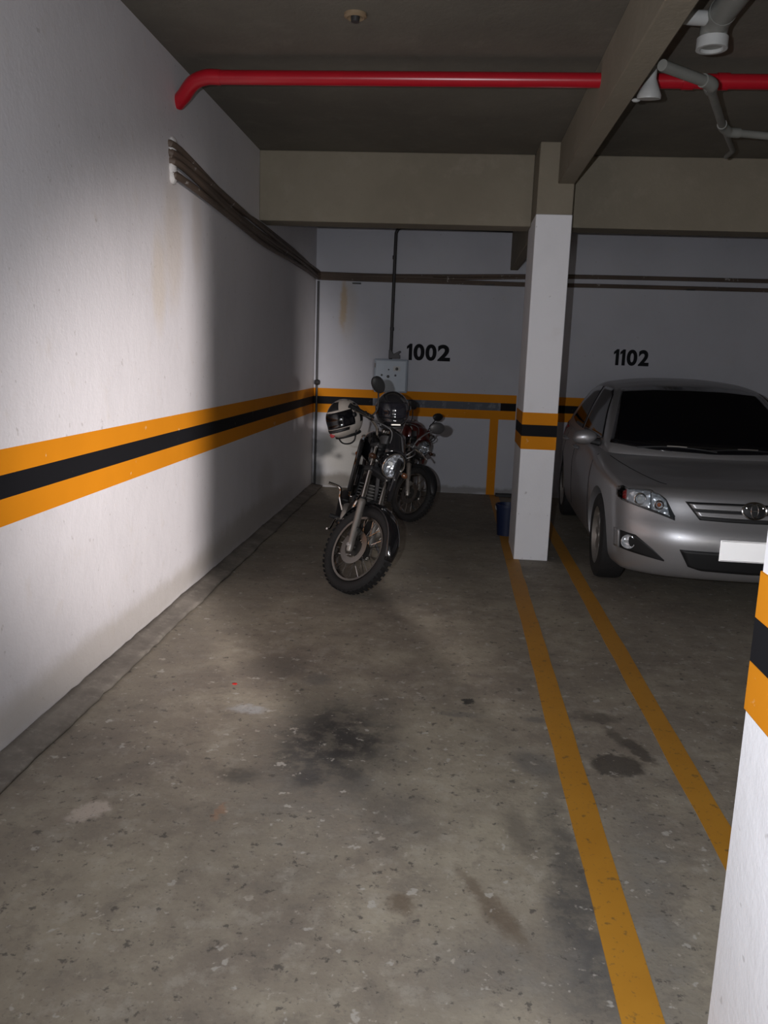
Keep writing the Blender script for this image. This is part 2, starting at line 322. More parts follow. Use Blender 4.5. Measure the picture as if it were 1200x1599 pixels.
# dirty mortar fillet along the left wall
rows = []
for i in range(240):
    y = YR+0.1+(YB-YR-0.12)*i/239; wv = 0.012*mnoise.noise(V((y*2.3, 0, 0)))+0.007*mnoise.noise(V((y*11, 3, 0)))
    rows.append([V((XL-0.002, y, 0.026+wv)), V((XL+0.03, y, 0.015+wv*0.5)), V((XL+0.07+wv, y, 0.008)), V((XL+0.10+wv, y, 0.004)), V((XL+0.125+wv*1.5, y, -0.001))])
st(MB().grid(rows), 'baseboard_left', M_kerb, solid=0.02)
# stripes
e = 0.0015
MB().box((XL, YR, Z1), (XL+e, YB, ZT)).build('orange_stripe', M_orange, wall_l, smooth=False)
MB().box((XL, YR, Z2), (XL+e, YB, Z1)).build('black_stripe', M_black, wall_l, smooth=False)
MB().box((XL, YR, ZB), (XL+e, YB, Z2)).build('orange_stripe', M_orange, wall_l, smooth=False)
for x0, x1 in ((XL+e, 0.74), (0.80, XR)):
    MB().box((x0, YB-e, Z1), (x1, YB, ZT)).build('orange_stripe', M_orange, wall_b, smooth=False)
    MB().box((x0, YB-e, ZB), (x1, YB, Z2)).build('orange_stripe', M_orange, wall_b, smooth=False)
MB().box((XL+e, YB-e, Z2), (-0.95, YB, Z1)).build('black_stripe', M_black, wall_b, smooth=False)
MB().box((-0.95, YB-e, Z2), (0.56, YB, Z1)).build('worn_black_stripe', M_blackworn, wall_b, smooth=False)
MB().box((0.56, YB-e, Z2), (0.74, YB, Z1)).build('black_stripe', M_black, wall_b, smooth=False)
MB().box((0.80, YB-e, Z2), (XR, YB, Z1)).build('black_stripe', M_black, wall_b, smooth=False)
MB().box((0.445, YB-e, 0), (0.545, YB, ZB)).build('bay_divider_stripe', M_orange, wall_b, smooth=False)
# floor lines with slightly wandering edges
def floor_line(x0, x1, y0, y1, par):
    rows = []; n = int((y1-y0)/0.12)
    for i in range(n+1):
        y = lerp(y0, y1, i/n); a = 0.006*mnoise.noise(V((y*3, x0*7, 0))); b = 0.006*mnoise.noise(V((y*3, x1*7, 5)))
        rows.append([V((x0+a, y, 0.0002)), V((x0+a, y, 0.0022)), V((x1+b, y, 0.0022)), V((x1+b, y, 0.0002))])
    MB().grid(rows).build('yellow_line', M_line, par)
floor_line(0.485, 0.592, 0.4, YB-0.01, floor); floor_line(0.945, 1.045, 0.4, 6.0, floor); floor_line(0.945, 1.045, 6.0, YB-0.01, floor)
# stencilled bay numbers
def number(txt, slots, x0, x1, z0, z1, label):
    mb = MB(); dx, dz = x1-x0, z1-z0; yw = YB-0.002
    for ch, (a, b) in zip(txt, slots):
        xa, xb = x0+dx*a, x0+dx*b
        if ch == '1':
            w_ = xb-xa; mb.add([V((x, yw, z)) for x, z in ((xb, z0), (xb, z1), (xb-w_*0.45, z1), (xa, z1-dz*0.17), (xa, z1-dz*0.34), (xb-w_*0.62, z1-dz*0.25), (xb-w_*0.62, z0))], [(0, 1, 2, 5, 6), (2, 3, 4, 5)]); continue
        cu = bpy.data.curves.new('n', 'FONT'); cu.body = ch; cu.size = 1; cu.offset = 0.04
        to = bpy.data.objects.new('n', cu); COL.objects.link(to); dg = bpy.context.evaluated_depsgraph_get(); me = bpy.data.meshes.new_from_object(to.evaluated_get(dg))
        bpy.data.objects.remove(to); xs = [v.co.x for v in me.vertices]; ys = [v.co.y for v in me.vertices]
        mb.add([V((lerp(xa, xb, (v.co.x-min(xs))/(max(xs)-min(xs))), yw, lerp(z0, z1, (v.co.y-min(ys))/(max(ys)-min(ys))))) for v in me.vertices], [tuple(p.vertices) for p in me.polygons])
    o = mb.build('stencilled_number', M_stencil, wall_b, smooth=False); o['label'] = label
number('1002', ((0, 0.125), (0.155, 0.41), (0.43, 0.685), (0.71, 1)), -0.57, -0.06, 1.552, 1.742, 'black stencilled bay number 1002')
number('1102', ((0, 0.15), (0.18, 0.33), (0.37, 0.67), (0.70, 1)), 1.815, 2.215, 1.578, 1.760, 'black stencilled bay number 1102')

# beams
def beam(poly_box, label):
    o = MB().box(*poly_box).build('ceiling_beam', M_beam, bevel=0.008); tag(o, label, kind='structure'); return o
beam(((XL, 7.033, 2.643), (0.552, 7.30, HC)), 'brown concrete cross beam over the motorcycle bay')
beam(((0.824, 7.033, 2.643), (XR, 7.30, HC)), 'brown concrete cross beam over the car bay')
beam(((0.700, YR, 2.894), (0.826, 6.64, HC)), 'narrow concrete beam running overhead to the pillar')
beam(((0.575, 7.275, 2.600), (0.665, YB, HC)), 'short dark beam from the pillar to the back wall')
# pillars
def pillar(loc, wx, wy, h, cap, label):
    root = empty('concrete_pillar', loc, label, 'pillar')
    MB().box((0, 0, 0), (wx, wy, h)).build('shaft', M_pillar, root, bevel=0.006)
    if cap: MB().box((0.001, 0.001, h), (wx-0.001, wy-0.001, cap)).build('bare_concrete_head', M_beam, root, bevel=0.008)
    e = 0.002
    for a, b, m, n in ((Z1, ZT, M_orange, 'orange_band'), (Z2, Z1, M_black, 'black_band'), (ZB, Z2, M_orange, 'orange_band')):
        MB().box((-e, -e, a), (wx+e, wy+e, b)).build(n, m, root, bevel=0.0015)
    return root
pillar((0.552, 6.631, 0), 0.272, 0.638, 2.675, HC, 'slim white pillar between the motorcycle bay and the car')
pillar((0.621, 0.96, 0), 0.34, 0.682, 2.675, 2.894, 'bright white pillar cut off at the right edge')
beam(((XL, 1.15, 2.643), (0.70, 1.45, HC)), 'concrete cross beam above the camera'); beam(((0.826, 1.15, 2.643), (XR, 1.45, HC)), 'concrete cross beam over the drive lane side')

# ------------------------------------------------------------------ pipes and cables
zr = 3.075
rp = empty('red_sprinkler_pipe', (XL, 4.9, zr), 'glossy red fire pipe crossing under the ceiling', 'pipe')
off = V((XL, 4.9, zr))
def rel(pts, o): return [V(p)-o for p in pts]
MB().tube(rel(spline([(XL+0.0, 5.0, 2.965), (XL+0.05, 4.96, 2.995), (XL+0.12, 4.915, 3.05), (XL+0.20, 4.9, zr), (XL+0.28, 4.9, zr)], 6), off), 0.041, 16).build('elbow', M_red, rp)
MB().tube(rel([(XL+0.24, 4.9, zr), (0.702, 4.885, zr)], off), 0.038, 18).build('pipe_run', M_red, rp)
MB().tube(rel([(0.824, 4.885, zr), (XR, 4.86, zr)], off), 0.038, 18).build('pipe_run', M_red, rp)
for x in (1.16, 1.34): MB().tube(rel([(x-0.03, 4.883, zr), (x+0.03, 4.883, zr)], off), 0.043, 18).build('coupling', M_red, rp)
# bundle of cables along the left wall
def L(y, z, d=0.02): return (XL+d, y, z)
tops = [(4.95, 2.700), (6.2, 2.615), (7.0, 2.600), (8.6, 2.575), (9.80, 2.525)]
bots = [(4.97, 2.540), (6.0, 2.497), (7.1, 2.470), (8.6, 2.455), (9.80, 2.445)]
def cable_path(f, d, wob):
    pts = []
    for (y0, z0), (y1, z1) in zip(tops, bots):
        y = lerp(y0, y1, f); pts.append(L(y, lerp(z0, z1, f)+0.013*math.sin(y*1.9+wob), d+0.006*math.sin(y*1.7+wob*2)))
    return pts
ends = [('uppermost', 2.510), ('second', 2.500), ('middle', 2.490), ('fourth', 2.478), ('fifth', 2.458), ('lowest', 2.446)]
for i in range(6):
    f = i/5; p = cable_path(f, 0.022+0.014*(i % 2), i*1.9)
    h = ends[i][1]
    p = [(XL-0.03, p[0][1]-0.07, p[0][2]+0.012)]+p+[(XL+0.05, YB-0.05, h+0.004)]
    run = [(XL+0.10, YB-0.022-0.004*(i%2), h)]
    long = i in (0, 1, 4, 5)
    zz = {0: (2.505, 2.520, 2.545, 2.560, 2.572), 1: (2.490, 2.488, 2.520, 2.545, 2.556), 4: (2.462, 2.462, 2.455, 2.462, 2.470), 5: (2.442, 2.440, 2.436, 2.448, 2.456)}.get(i)
    if long: run += [(x, YB-0.022, z) for x, z in zip((-0.9, -0.1, 0.8, 2.0, XR-0.02), zz)]
    else: run += [(-0.9, YB-0.03, h+0.005), (-0.3, YB-0.03, h+0.01)]
    o = MB().tube(spline(p+run, 6), [0.020 if k < 14 else (0.018 if k < 24 else 0.016) for k in range(len(spline(p+run, 6)))], 10).build('wall_cable', M_cable)
    tag(o, '%s of the brown cables sagging along the left wall' % ends[i][0], 'cable', 'cables along the left wall')
# chipped plaster where the cables leave the wall
o = MB()
for k in range(5): o.ellipsoid((XL+0.006, 4.88+0.02*random.random(), 2.54+0.045*k), (0.022, 0.045, 0.04), 12, 8)
o = o.build('plaster_patch', M_plaster); tag(o, 'lumpy white plaster around the hole where the cables leave the wall', 'plaster')
for k, (x, z) in enumerate(((-1.18, 2.41), (0.35, 2.435), (2.6, 2.445))):
    o = MB().box((x-0.05, YB-0.05, z-0.012), (x+0.05, YB, z+0.0)).build('cable_bracket', M_conduit, bevel=0.003)
    tag(o, ('small bracket under the cables beside the rust streak', 'small bracket under the cables left of the pillar', 'small bracket under the cables above the car')[k], 'bracket')
# vertical conduit to the meter box
cp = empty('electrical_conduit', (-0.742, YB, 1.56), 'black conduit dropping down the back wall to the grey box', 'conduit')
o0 = V((-0.742, YB, 1.56)); yc = YB-0.06
MB().tube(rel(spline([(0.575, yc, 3.02), (-0.1, yc, 3.03), (-0.62, yc, 3.03), (-0.70, yc, 3.02), (-0.735, yc, 2.98), (-0.742, yc, 2.88), (-0.748, yc, 2.2), (-0.752, yc, 1.55)], 6), o0), 0.019, 12).build('tube', M_conduit, cp)
MB().prism([(-0.775, 1.563), (-0.64, 1.563), (-0.64, 1.60), (-0.66, 1.615), (-0.63, 1.64), (-0.645, 1.655), (-0.72, 1.615), (-0.745, 1.66), (-0.775, 1.66)], 'y', YB-0.085, YB-0.035).xf(Matrix.Translation(-o0)).build('boot', M_conduit, cp, bevel=0.004)
for z in (1.9, 2.7): MB().tube(rel([(-0.748, yc, z-0.02), (-0.748, yc, z+0.02)], o0), 0.024, 12).build('coupling', M_conduit, cp)
MB().box((-0.765, YB-0.06, 2.2), (-0.73, YB-0.001, 2.23)).xf(Matrix.Translation(-o0)).build('clip', M_conduit, cp)
# thin pipe in the back left corner
tp = empty('corner_downpipe', (XL+0.035, YB-0.03, 0), 'thin dark pipe standing in the back left corner', 'pipe')
MB().tube([(0, 0, 0), (0.004, 0, 1.2), (0, 0, 2.42)], 0.013, 10).build('tube', M_conduit, tp)
MB().lathe([(0.0, -0.03), (0.03, -0.025), (0.036, 0.0), (0.028, 0.025), (0.0, 0.03)], (0.012, -0.01, 1.255), (1, -0.3, 0), 14).build('tap', M_conduit, tp)
# meter box
bx = empty('meter_box', (-0.74, YB, 1.17), 'square pale blue-grey electrical box above the motorcycles', 'electrical box')
MB().box((-0.195, -0.11, 0), (0.195, 0, 0.385)).build('case', M_box, bx, bevel=0.012)
d = MB().box((-0.18, -0.122, 0.015), (0.18, -0.108, 0.37)).build('door', M_box, bx, bevel=0.006)
for x, z, r in ((-0.105, 0.20, 0.012), (-0.03, 0.185, 0.017), (0.055, 0.20, 0.012), (-0.025, 0.265, 0.009), (0.07, 0.275, 0.017)):
    MB().lathe([(0, 0), (r, 0), (r, 0.004), (r*0.6, 0.009), (0, 0.009)], (x, -0.121, z), (0, -1, 0), 12).build('switch_knob', M_conduit, d)
MB().box((0.03, -0.124, 0.25), (0.11, -0.1205, 0.305)).build('sticker', M_pvcw, d)
for z in (0.07, 0.31): MB().tube([(-0.187, -0.116, z-0.025), (-0.187, -0.116, z+0.025)], 0.007, 8).build('hinge', M_alu, bx)

# white plastic drains under the right-hand slab
dp = empty('drain_pipe', (1.04, 4.0, 2.98), 'thick white plastic drain pipe with open rim beside the beam', 'pipe'); q0 = V((1.04, 4.0, 2.98))
MB().tube([V((-0.004, -2.53, 0.06)), V((0, -0.10, 0.06))], 0.056, 20).build('pipe_run', M_pvc, dp)
MB().tube(spline([(0, -0.12, 0.06), (0, -0.04, 0.055), (0, 0.0, 0.03), (0.0, 0.01, -0.02)], 6), 0.058, 20).build('elbow', M_pvc, dp)
MB().lathe([(0.050, -0.015), (0.066, -0.015), (0.066, 0.03), (0.050, 0.03)], (0, 0.01, -0.03), (0, 0, 1), 24, True).build('rim', M_pvcw, dp)
MB().lathe([(0, 0), (0.052, 0)], (0, 0.01, -0.03), (0, 0, 1), 24).build('plug', M_pvc, dp)
MB().tube(spline([(-0.18, -0.12, 0.06), (-0.15, -0.10, 0.045), (-0.06, -0.07, 0.05)], 5), [0.030]*11, 14).build('branch', M_pvcw, dp)
MB().tube([V((-0.15, -2.53, 0.10)), V((-0.15, 0.0, 0.10))], 0.028, 12).build('branch', M_pvc, dp)
sp_ = empty('waste_pipe', (0.90, 4.2, 2.98), 'thin white plastic pipe zigzagging past the red pipe', 'pipe'); q1 = V((0.90, 4.2, 2.98))
zz = 2.90
A = (0.856, 4.10, zz); Bp = (0.875, 4.12, zz); C1 = (1.125, 4.33, zz); C2 = (1.145, 4.38, zz); D1 = (1.44, 5.15, zz+0.02); D2 = (1.50, 5.22, zz+0.01); E1 = (2.4, 5.45, zz)
MB().tube(rel([A, Bp, C1], q1), 0.025, 14).build('pipe_run', M_pvc, sp_)
MB().tube(rel([C2, D1], q1), 0.021, 14).build('pipe_run', M_conduit if 0 else M_pvc, sp_)
MB().tube(rel([D2, E1], q1), 0.021, 14).build('pipe_run', M_pvc, sp_)
MB().tube(rel(spline([(1.09, 4.30, zz), C1, (1.15, 4.36, zz-0.005), C2, (1.165, 4.43, zz)], 4), q1), 0.031, 14).build('elbow', M_pvc, sp_)
MB().tube(rel(spline([(1.42, 5.10, zz+0.02), D1, (1.47, 5.19, zz+0.015), D2, (1.56, 5.235, zz+0.01)], 4), q1), 0.027, 14).build('elbow', M_pvc, sp_)
MB().tube(rel([(1.47, 5.2, zz+0.01), (1.70, 5.8, 2.95), (1.72, 6.0, 2.96)], q1), 0.017, 12).build('branch', M_pvc, sp_)
fu = empty('drain_funnel', (0.90, 4.55, 2.95), 'small white funnel-shaped fitting hanging beside the beam', 'pipe fitting')
MB().lathe([(0.0, -0.06), (0.058, -0.06), (0.060, -0.045), (0.040, 0.0), (0.027, 0.03), (0.025, 0.09), (0, 0.09)], (0, 0, 0), (0.0, -0.15, 1), 20).build('cone', M_pvcw, fu)
MB().tube(spline([(0, -0.01, 0.08), (0, -0.03, 0.12), (-0.02, -0.12, 0.14), (-0.03, -0.40, 0.14)], 5), 0.024, 12).build('pipe_run', M_pvc, fu)
MB().ellipsoid((-0.055, 0.045, -0.055), (0.022, 0.016, 0.010), 10, 6).build('drip', M_pvcw, fu)
cr = empty('ceiling_lamp_base', (-0.56, 4.33, HC), 'small round brown socket left on the ceiling', 'lamp socket')
MB().lathe([(0.0, 0), (0.055, 0), (0.055, -0.012), (0.042, -0.02), (0.03, -0.012), (0.0, -0.012)], (0, 0, 0), (0, 0, 1), 24).build('ring', mat('brown_socket', (0.24, 0.17, 0.10), 0.6), cr)
MB().lathe([(0.0, -0.012), (0.022, -0.012), (0.02, -0.035), (0, -0.035)], (0, 0, 0), (0, 0, 1), 16).build('socket', M_conduit, cr)

# ------------------------------------------------------------------ small things on the floor
bb = empty('storage_bucket', (0.46, 7.48, 0), 'dark navy bucket tucked behind the slim pillar', 'bucket')
MB().lathe([(0.0, 0), (0.085, 0), (0.105, 0.27), (0.112, 0.27), (0.112, 0.29), (0.100, 0.29), (0.082, 0.02), (0.0, 0.02)], (0.09, 0.12, 0), (0, 0, 1), 24).build('body', M_bluebin, bb)
MB().tube([V((0.09+0.112*math.cos(a), 0.12, 0.27-0.09*math.sin(a))) for a in [math.pi*k/14 for k in range(15)]], 0.004, 6).build('handle', M_alu, bb)
pl = MB().box((0.555, YB-0.14, 0), (0.76, YB-0.02, 0.03)).build('wheel_stop_board', M_dark, bevel=0.004); tag(pl, 'low dark board lying at the foot of the back wall', 'board')
rs = MB()
for k in range(5):
    a = k*1.256; rs.ellipsoid((0.007*math.cos(a), 0.007*math.sin(a), 0.002), (0.007, 0.005, 0.002), 8, 5)
rs = rs.xf(Matrix.Translation((-0.981, 3.72, 0.0))).build('red_scrap', mat('red_plastic_scrap', (0.5, 0.02, 0.015), 0.5)); tag(rs, 'tiny red scrap lying on the floor near the left wall', 'scrap')

# ------------------------------------------------------------------ motorcycles
def make_motorcycle(label, paint, tank_stripe, loc, az, lean, steer, scale=1.0, shroud=True, fx=0.09, hw=1.0, fender=None):
    root = empty('motorcycle', loc, label, 'motorcycle')
    root.rotation_euler = (Matrix.Rotation(az, 3, 'Z')@Matrix.Rotation(-lean, 3, 'X')).to_euler(); root.scale = (scale,)*3
    R0, RT = 0.262, 0.046
    AX = V((0, 0, 0.308)); rake = math.radians(27); u = V((-math.sin(rake), 0, math.cos(rake)))
    piv = V((-0.045, 0, 0.308)); MS = Matrix.Translation(piv)@Matrix.Rotation(steer, 4, u)@Matrix.Translation(-piv)
    fwd = V((math.cos(rake), 0, math.sin(rake)))
    def wheel(c, name, M, disc, width):
        c = V(c)
        prof = []
        for k in range(14):
            a = 2*math.pi*k/14; prof.append((R0+RT*0.98*math.cos(a)*(1.0 if math.cos(a) > 0 else 0.75), width*math.sin(a)))
        t = MB().lathe(prof, c, (0, 1, 0), 48, True)
        for k in range(48):                              # tread blocks
            a = 2*math.pi*k/48
            for sgn in (-1, 1):
                a2 = a+(0.03 if sgn > 0 else 0); d_ = V((math.cos(a2), 0, math.sin(a2))); tt = V((-math.sin(a2), 0, math.cos(a2))); y = V((0, sgn*0.020, 0))
                b0 = c+d_*(R0+RT*0.86)+y; w_, h_, l_ = V((0, 0.014, 0)), d_*0.005, tt*0.011
                t.add([b0-w_-l_, b0+w_-l_, b0+w_+l_, b0-w_+l_, b0-w_-l_+h_, b0+w_-l_+h_, b0+w_+l_+h_, b0-w_+l_+h_], [(0,3,2,1),(4,5,6,7),(0,1,5,4),(1,2,6,5),(2,3,7,6),(3,0,4,7)])
        t = t.xf(M).build(name, M_rubber, root)
        MB().lathe([(0.213, -0.024), (0.228, -0.026), (0.232, -0.018), (0.219, -0.008), (0.217, 0.008), (0.232, 0.018), (0.228, 0.026), (0.213, 0.024), (0.209, 0.0)], c, (0, 1, 0), 48, True).xf(M).build('rim', M_rim, t)
        MB().lathe([(0, -0.055), (0.022, -0.055), (0.022, -0.045), (0.055, -0.042), (0.055, -0.032), (0.032, -0.028), (0.032, 0.028), (0.062, 0.032), (0.062, 0.042), (0.022, 0.046), (0.022, 0.055), (0, 0.055)], c, (0, 1, 0), 24).xf(M).build('hub', M_engine, t)
        sp = MB()
        for k in range(32):
            a = 2*math.pi*k/32; s_ = 1 if k % 2 else -1; b = a+(0.42 if (k//2) % 2 else -0.42)
            sp.tube([c+V((0.055*math.cos(b), s_*0.036, 0.055*math.sin(b))), c+V((0.212*math.cos(a), s_*0.006, 0.212*math.sin(a)))], 0.0022, 5, False)
        sp.xf(M).build('spokes', M_chrome, t)
        if disc:
            MB().lathe([(0.075, -0.058), (0.118, -0.058), (0.118, -0.054), (0.075, -0.054)], c, (0, disc, 0), 40, True).xf(M).build('brake_disc', M_rim, t)
        return t
    wheel(AX, 'front_wheel', MS, 1, 0.043)
    RA = V((-1.30, 0, 0.308)); wheel(RA, 'rear_wheel', Matrix.Identity(4), 0, 0.050)
    for s in (-1, 1):
        a = AX+V((0, s*0.088, 0))
        leg = MB().tube([a+u*0.30, a+u*(0.66+fx)], 0.017, 14).xf(MS).build('fork_leg', M_chrome, root)
        MB().tube([a-u*0.045, a-u*0.03, a+u*0.02, a+u*0.05, a+u*0.30, a+u*0.315, a+u*0.33], [0.016, 0.023, 0.026, 0.024, 0.026, 0.028, 0.022], 16).xf(MS).build('slider', M_alu, leg)
        MB().tube([a+u*0.33, a+u*0.345], 0.021, 14).xf(MS).build('dust_seal', M_dark, leg)
        MB().tube([AX+V((0, s*0.05, 0)), AX+V((0, s*0.115, 0))], 0.013, 12).xf(MS).build('axle_nut', M_chrome, leg)
    MB().box((-0.05, -0.12, -0.03), (0.05, 0.12, 0.03)).xf(Matrix.Translation(AX+u*0.08)).xf(Matrix.Translation((0.0, -0.03, 0))).xf(MS) if 0 else None
    c_ = AX+V((-0.055, -0.075, 0.085))
    MB().box((-0.03, -0.022, -0.045), (0.03, 0.022, 0.045)).xf(Matrix.Translation(c_)).xf(MS).build('brake_caliper', M_engine, root, bevel=0.008)
    crown = MB().box((-0.045, -0.115, -0.018), (0.035, 0.115, 0.018)).xf(Matrix.Rotation(-rake, 4, 'Y')).xf(Matrix.Translation(AX+u*(0.47+fx))).xf(MS).build('fork_crown', M_dark, root, bevel=0.01)
    MB().box((-0.045, -0.115, -0.014), (0.035, 0.115, 0.014)).xf(Matrix.Rotation(-rake, 4, 'Y')).xf(Matrix.Translation(AX+u*(0.645+fx))).xf(MS).build('top_clamp', M_dark, root, bevel=0.008)
    # front fender
    rows = []
    for i in range(23):
        a = math.radians(12+150*i/22); rr = 0.328+0.012*math.sin(math.radians(150*i/22)); d_ = V((math.cos(a), 0, math.sin(a)))
        wd = 0.062*min(1, 0.55+i/6)*min(1, 0.55+(22-i)/6)
        rows.append([AX+d_*(rr-0.035*abs(t_)**2.2)+V((0, wd*t_, 0)) for t_ in (-1, -0.8, -0.5, 0, 0.5, 0.8, 1)])
    MB().grid(rows).xf(MS).build('front_fender', fender or paint, root, solid=0.004)
    MB().tube([AX+u*0.30+V((0, -0.088, 0)), AX+u*0.315+V((0.01, 0, 0.04)), AX+u*0.30+V((0, 0.088, 0))], 0.010, 8).xf(MS).build('fender_bracket', M_dark, root)
    # headlight
    H0 = AX+u*(0.585+fx)+V((0.105, 0, 0.0))
    hl = MB().lathe([(0, -0.10), (0.05, -0.095), (0.080, -0.05), (0.092, 0.0), (0.094, 0.03), (0.084, 0.034)], H0, (1, 0, -0.06), 28).xf(MS).build('headlight', paint, root)
    MB().lathe([(0.0, -0.045), (0.04, -0.03), (0.070, 0.0), (0.084, 0.03)], H0, (1, 0, -0.06), 28).xf(MS).build('reflector', M_bowl, hl)
    MB().ellipsoid(H0+V((-0.01, 0, 0)), (0.026, 0.014, 0.014), 12, 8).xf(MS).build('bulb', M_pvcw, hl)
    MB().lathe([(0, 0.050), (0.04, 0.046), (0.070, 0.037), (0.084, 0.030)], H0, (1, 0, -0.06), 28).xf(MS).build('lens', M_lens, hl)
    MB().torus(0.088, 0.006, H0+V((0.032, 0, -0.002)), (1, 0, -0.06), 36, 8).xf(MS).build('bezel', M_chrome, hl)
    # small screen above headlight, instruments
    rows = []
    for i in range(7):
        t_ = i/6
        rows.append([H0+V((0.045-0.13*t_-0.035*abs(k_)**2, (0.115-0.035*t_)*k_, 0.095+0.12*t_-0.05*abs(k_)**3*(1-t_))) for k_ in (-1, -0.6, -0.2, 0.2, 0.6, 1)])
    MB().grid(rows).xf(MS).build('headlight_cowl', paint, root, solid=0.006)
    I0 = AX+u*(0.70+fx)+V((0.05, 0, 0.02))
    ins = MB().lathe([(0, -0.05), (0.045, -0.045), (0.055, 0.0), (0.055, 0.012), (0.045, 0.014), (0, 0.010)], I0+V((0, 0.055, 0)), (-0.5, 0, 1), 20).lathe([(0, -0.05), (0.045, -0.045), (0.055, 0.0), (0.055, 0.012), (0.045, 0.014), (0, 0.010)], I0+V((0, -0.055, 0)), (-0.5, 0, 1), 20).xf(MS).build('instruments', M_dark, root)
    # handlebar
    Hb = AX+u*(0.68+fx)+V((-0.01, 0, 0.0))
    path = [(0, -0.10*hw, 0.02), (0.0, -0.16*hw, 0.075), (-0.03, -0.26*hw, 0.105), (-0.075, -0.385*hw, 0.095)]
    full = [V(p) for p in path[::-1]]+[V((0, -0.04, 0.012)), V((0, 0.04, 0.012))]+[V((p[0], -p[1], p[2])) for p in path]
    hb = MB().tube([Hb+p for p in spline(full, 5)], 0.011, 10).xf(MS).build('handlebar', M_chrome, root)
    for s in (-1, 1):
        g0 = Hb+V((-0.035, s*hw*0.275, 0.104)); g1 = Hb+V((-0.078, s*hw*0.395, 0.094))
        MB().tube([g0, g0.lerp(g1, 0.05), g0.lerp(g1, 0.1), g1.lerp(g0, 0.06), g1], [0.022, 0.022, 0.016, 0.016, 0.020], 12).xf(MS).build('grip', M_dark, hb)
        MB().box((-0.02, -0.025, -0.018), (0.025, 0.025, 0.018)).xf(Matrix.Translation(Hb+V((-0.02, s*hw*0.245, 0.105)))).xf(MS).build('switch_pod', M_dark, hb, bevel=0.006)
        MB().tube(spline([Hb+V((0.015, s*hw*0.23, 0.10)), Hb+V((0.035, s*hw*0.29, 0.098)), Hb+V((0.0, s*hw*0.40, 0.082))], 5), [0.008]*5+[0.006]*5+[0.009], 8).xf(MS).build('lever', M_chrome, hb)
        m0 = Hb+V((-0.015, s*hw*0.235, 0.115)); m1 = Hb+V((-0.01, s*hw*0.285, 0.255)); mc = Hb+V((-0.012, s*hw*0.335, 0.315))
        mi = MB().ellipsoid((0, 0, 0), (0.022, 0.070, 0.045), 20, 12, Matrix.Rotation(s*0.35, 3, 'X')).xf(Matrix.Translation(mc)).xf(MS).build('mirror', M_dark, root)
        MB().tube(spline([m0, m0+V((0.01, 0, 0.06)), m1, mc+V((0.012, 0, -0.02))], 5), 0.006, 8).xf(MS).build('stalk', M_dark, mi)
        MB().lathe([(0, 0), (0.038, 0), (0.038, 0.002)], (0, 0, 0), (-1, 0, 0), 20).xf(Matrix.Diagonal((1, 1.55, 1, 1))).xf(Matrix.Rotation(s*0.35, 4, 'X')).xf(Matrix.Translation(mc+V((-0.021, 0, 0)))).xf(MS).build('mirror_glass', M_mirror, mi)
        b0 = H0+V((-0.03, s*0.09, -0.02)); b1 = H0+V((-0.01, s*0.17, -0.02))
        ts = MB().ellipsoid(b1, (0.024, 0.028, 0.020), 14, 10).xf(MS).build('turn_signal', M_smoke, root)
        MB().tube([b0, b1], 0.010, 8).xf(MS).build('stem', M_dark, ts)
    # cables from the bar down to the fork
    cb = MB()
    for s, k in ((-1, 0.0), (1, 0.02), (1, 0.05)):
        cb.tube(spline([Hb+V((0.02, s*0.22, 0.10)), Hb+V((0.12+k, s*0.12, 0.10-k)), Hb+V((0.12, s*0.06, -0.06)), AX+u*(0.5+fx)+V((0.03, s*0.04, 0))], 6), 0.005, 6)
    cb.xf(MS).build('control_cables', M_dark, root)
    # frame
    hd = AX+u*(0.56+fx)+V((-0.045, 0, 0))
    fr = MB().tube([hd-u*0.09, hd+u*0.08], 0.030, 12)
    for s in (-1, 1):
        fr.tube(spline([hd+V((-0.02, s*0.02, 0.02)), V((-0.60, s*0.05, 0.80)), V((-0.90, s*0.09, 0.74)), V((-1.55, s*0.10, 0.80))], 6), 0.015, 8)
        fr.tube(spline([hd+V((0, s*0.02, -0.06)), V((-0.36, s*0.07, 0.50)), V((-0.48, s*0.10, 0.24)), V((-0.80, s*0.11, 0.25)), V((-0.92, s*0.10, 0.50)), V((-0.90, s*0.09, 0.74))], 6), 0.015, 8)
    fr.build('frame', M_dark, root)
    # fuel tank
    rows = []
    for i in range(15):
        t_ = i/14; x = lerp(-0.30, -0.80, t_); wd = curve([(0, 0.075), (0.15, 0.115), (0.4, 0.145), (0.7, 0.125), (1, 0.075)], t_); zt_ = curve([(0, 0.97), (0.15, 1.05), (0.4, 1.075), (0.7, 1.01), (1, 0.88)], t_); zb_ = curve([(0, 0.84), (0.5, 0.82), (1, 0.78)], t_)
        rows.append([V((x, wd*math.copysign(abs(math.cos(a))**0.75, math.cos(a)), lerp(zb_, zt_, 0.5+0.5*math.copysign(abs(math.sin(a))**0.75, math.sin(a))))) for a in [2*math.pi*k/24 for k in range(24)]])
    tk = MB().grid(rows, True); tk.f += [tuple(range(24)), tuple(range(14*24, 15*24))]; tk = tk.build('fuel_tank', paint, root, ang=60)
    MB().lathe([(0, 0.02), (0.03, 0.018), (0.034, 0.0), (0, 0)], (-0.50, 0, 1.065), (0, 0, 1), 18).build('filler_cap', M_chrome, tk)
    if tank_stripe:
        for s in (-1, 1):
            MB().prism([(-0.44, 0.95), (-0.62, 0.94), (-0.60, 0.965), (-0.45, 0.98)], 'y', s*0.12, s*0.150).build('emblem_stripe', tank_stripe, tk)
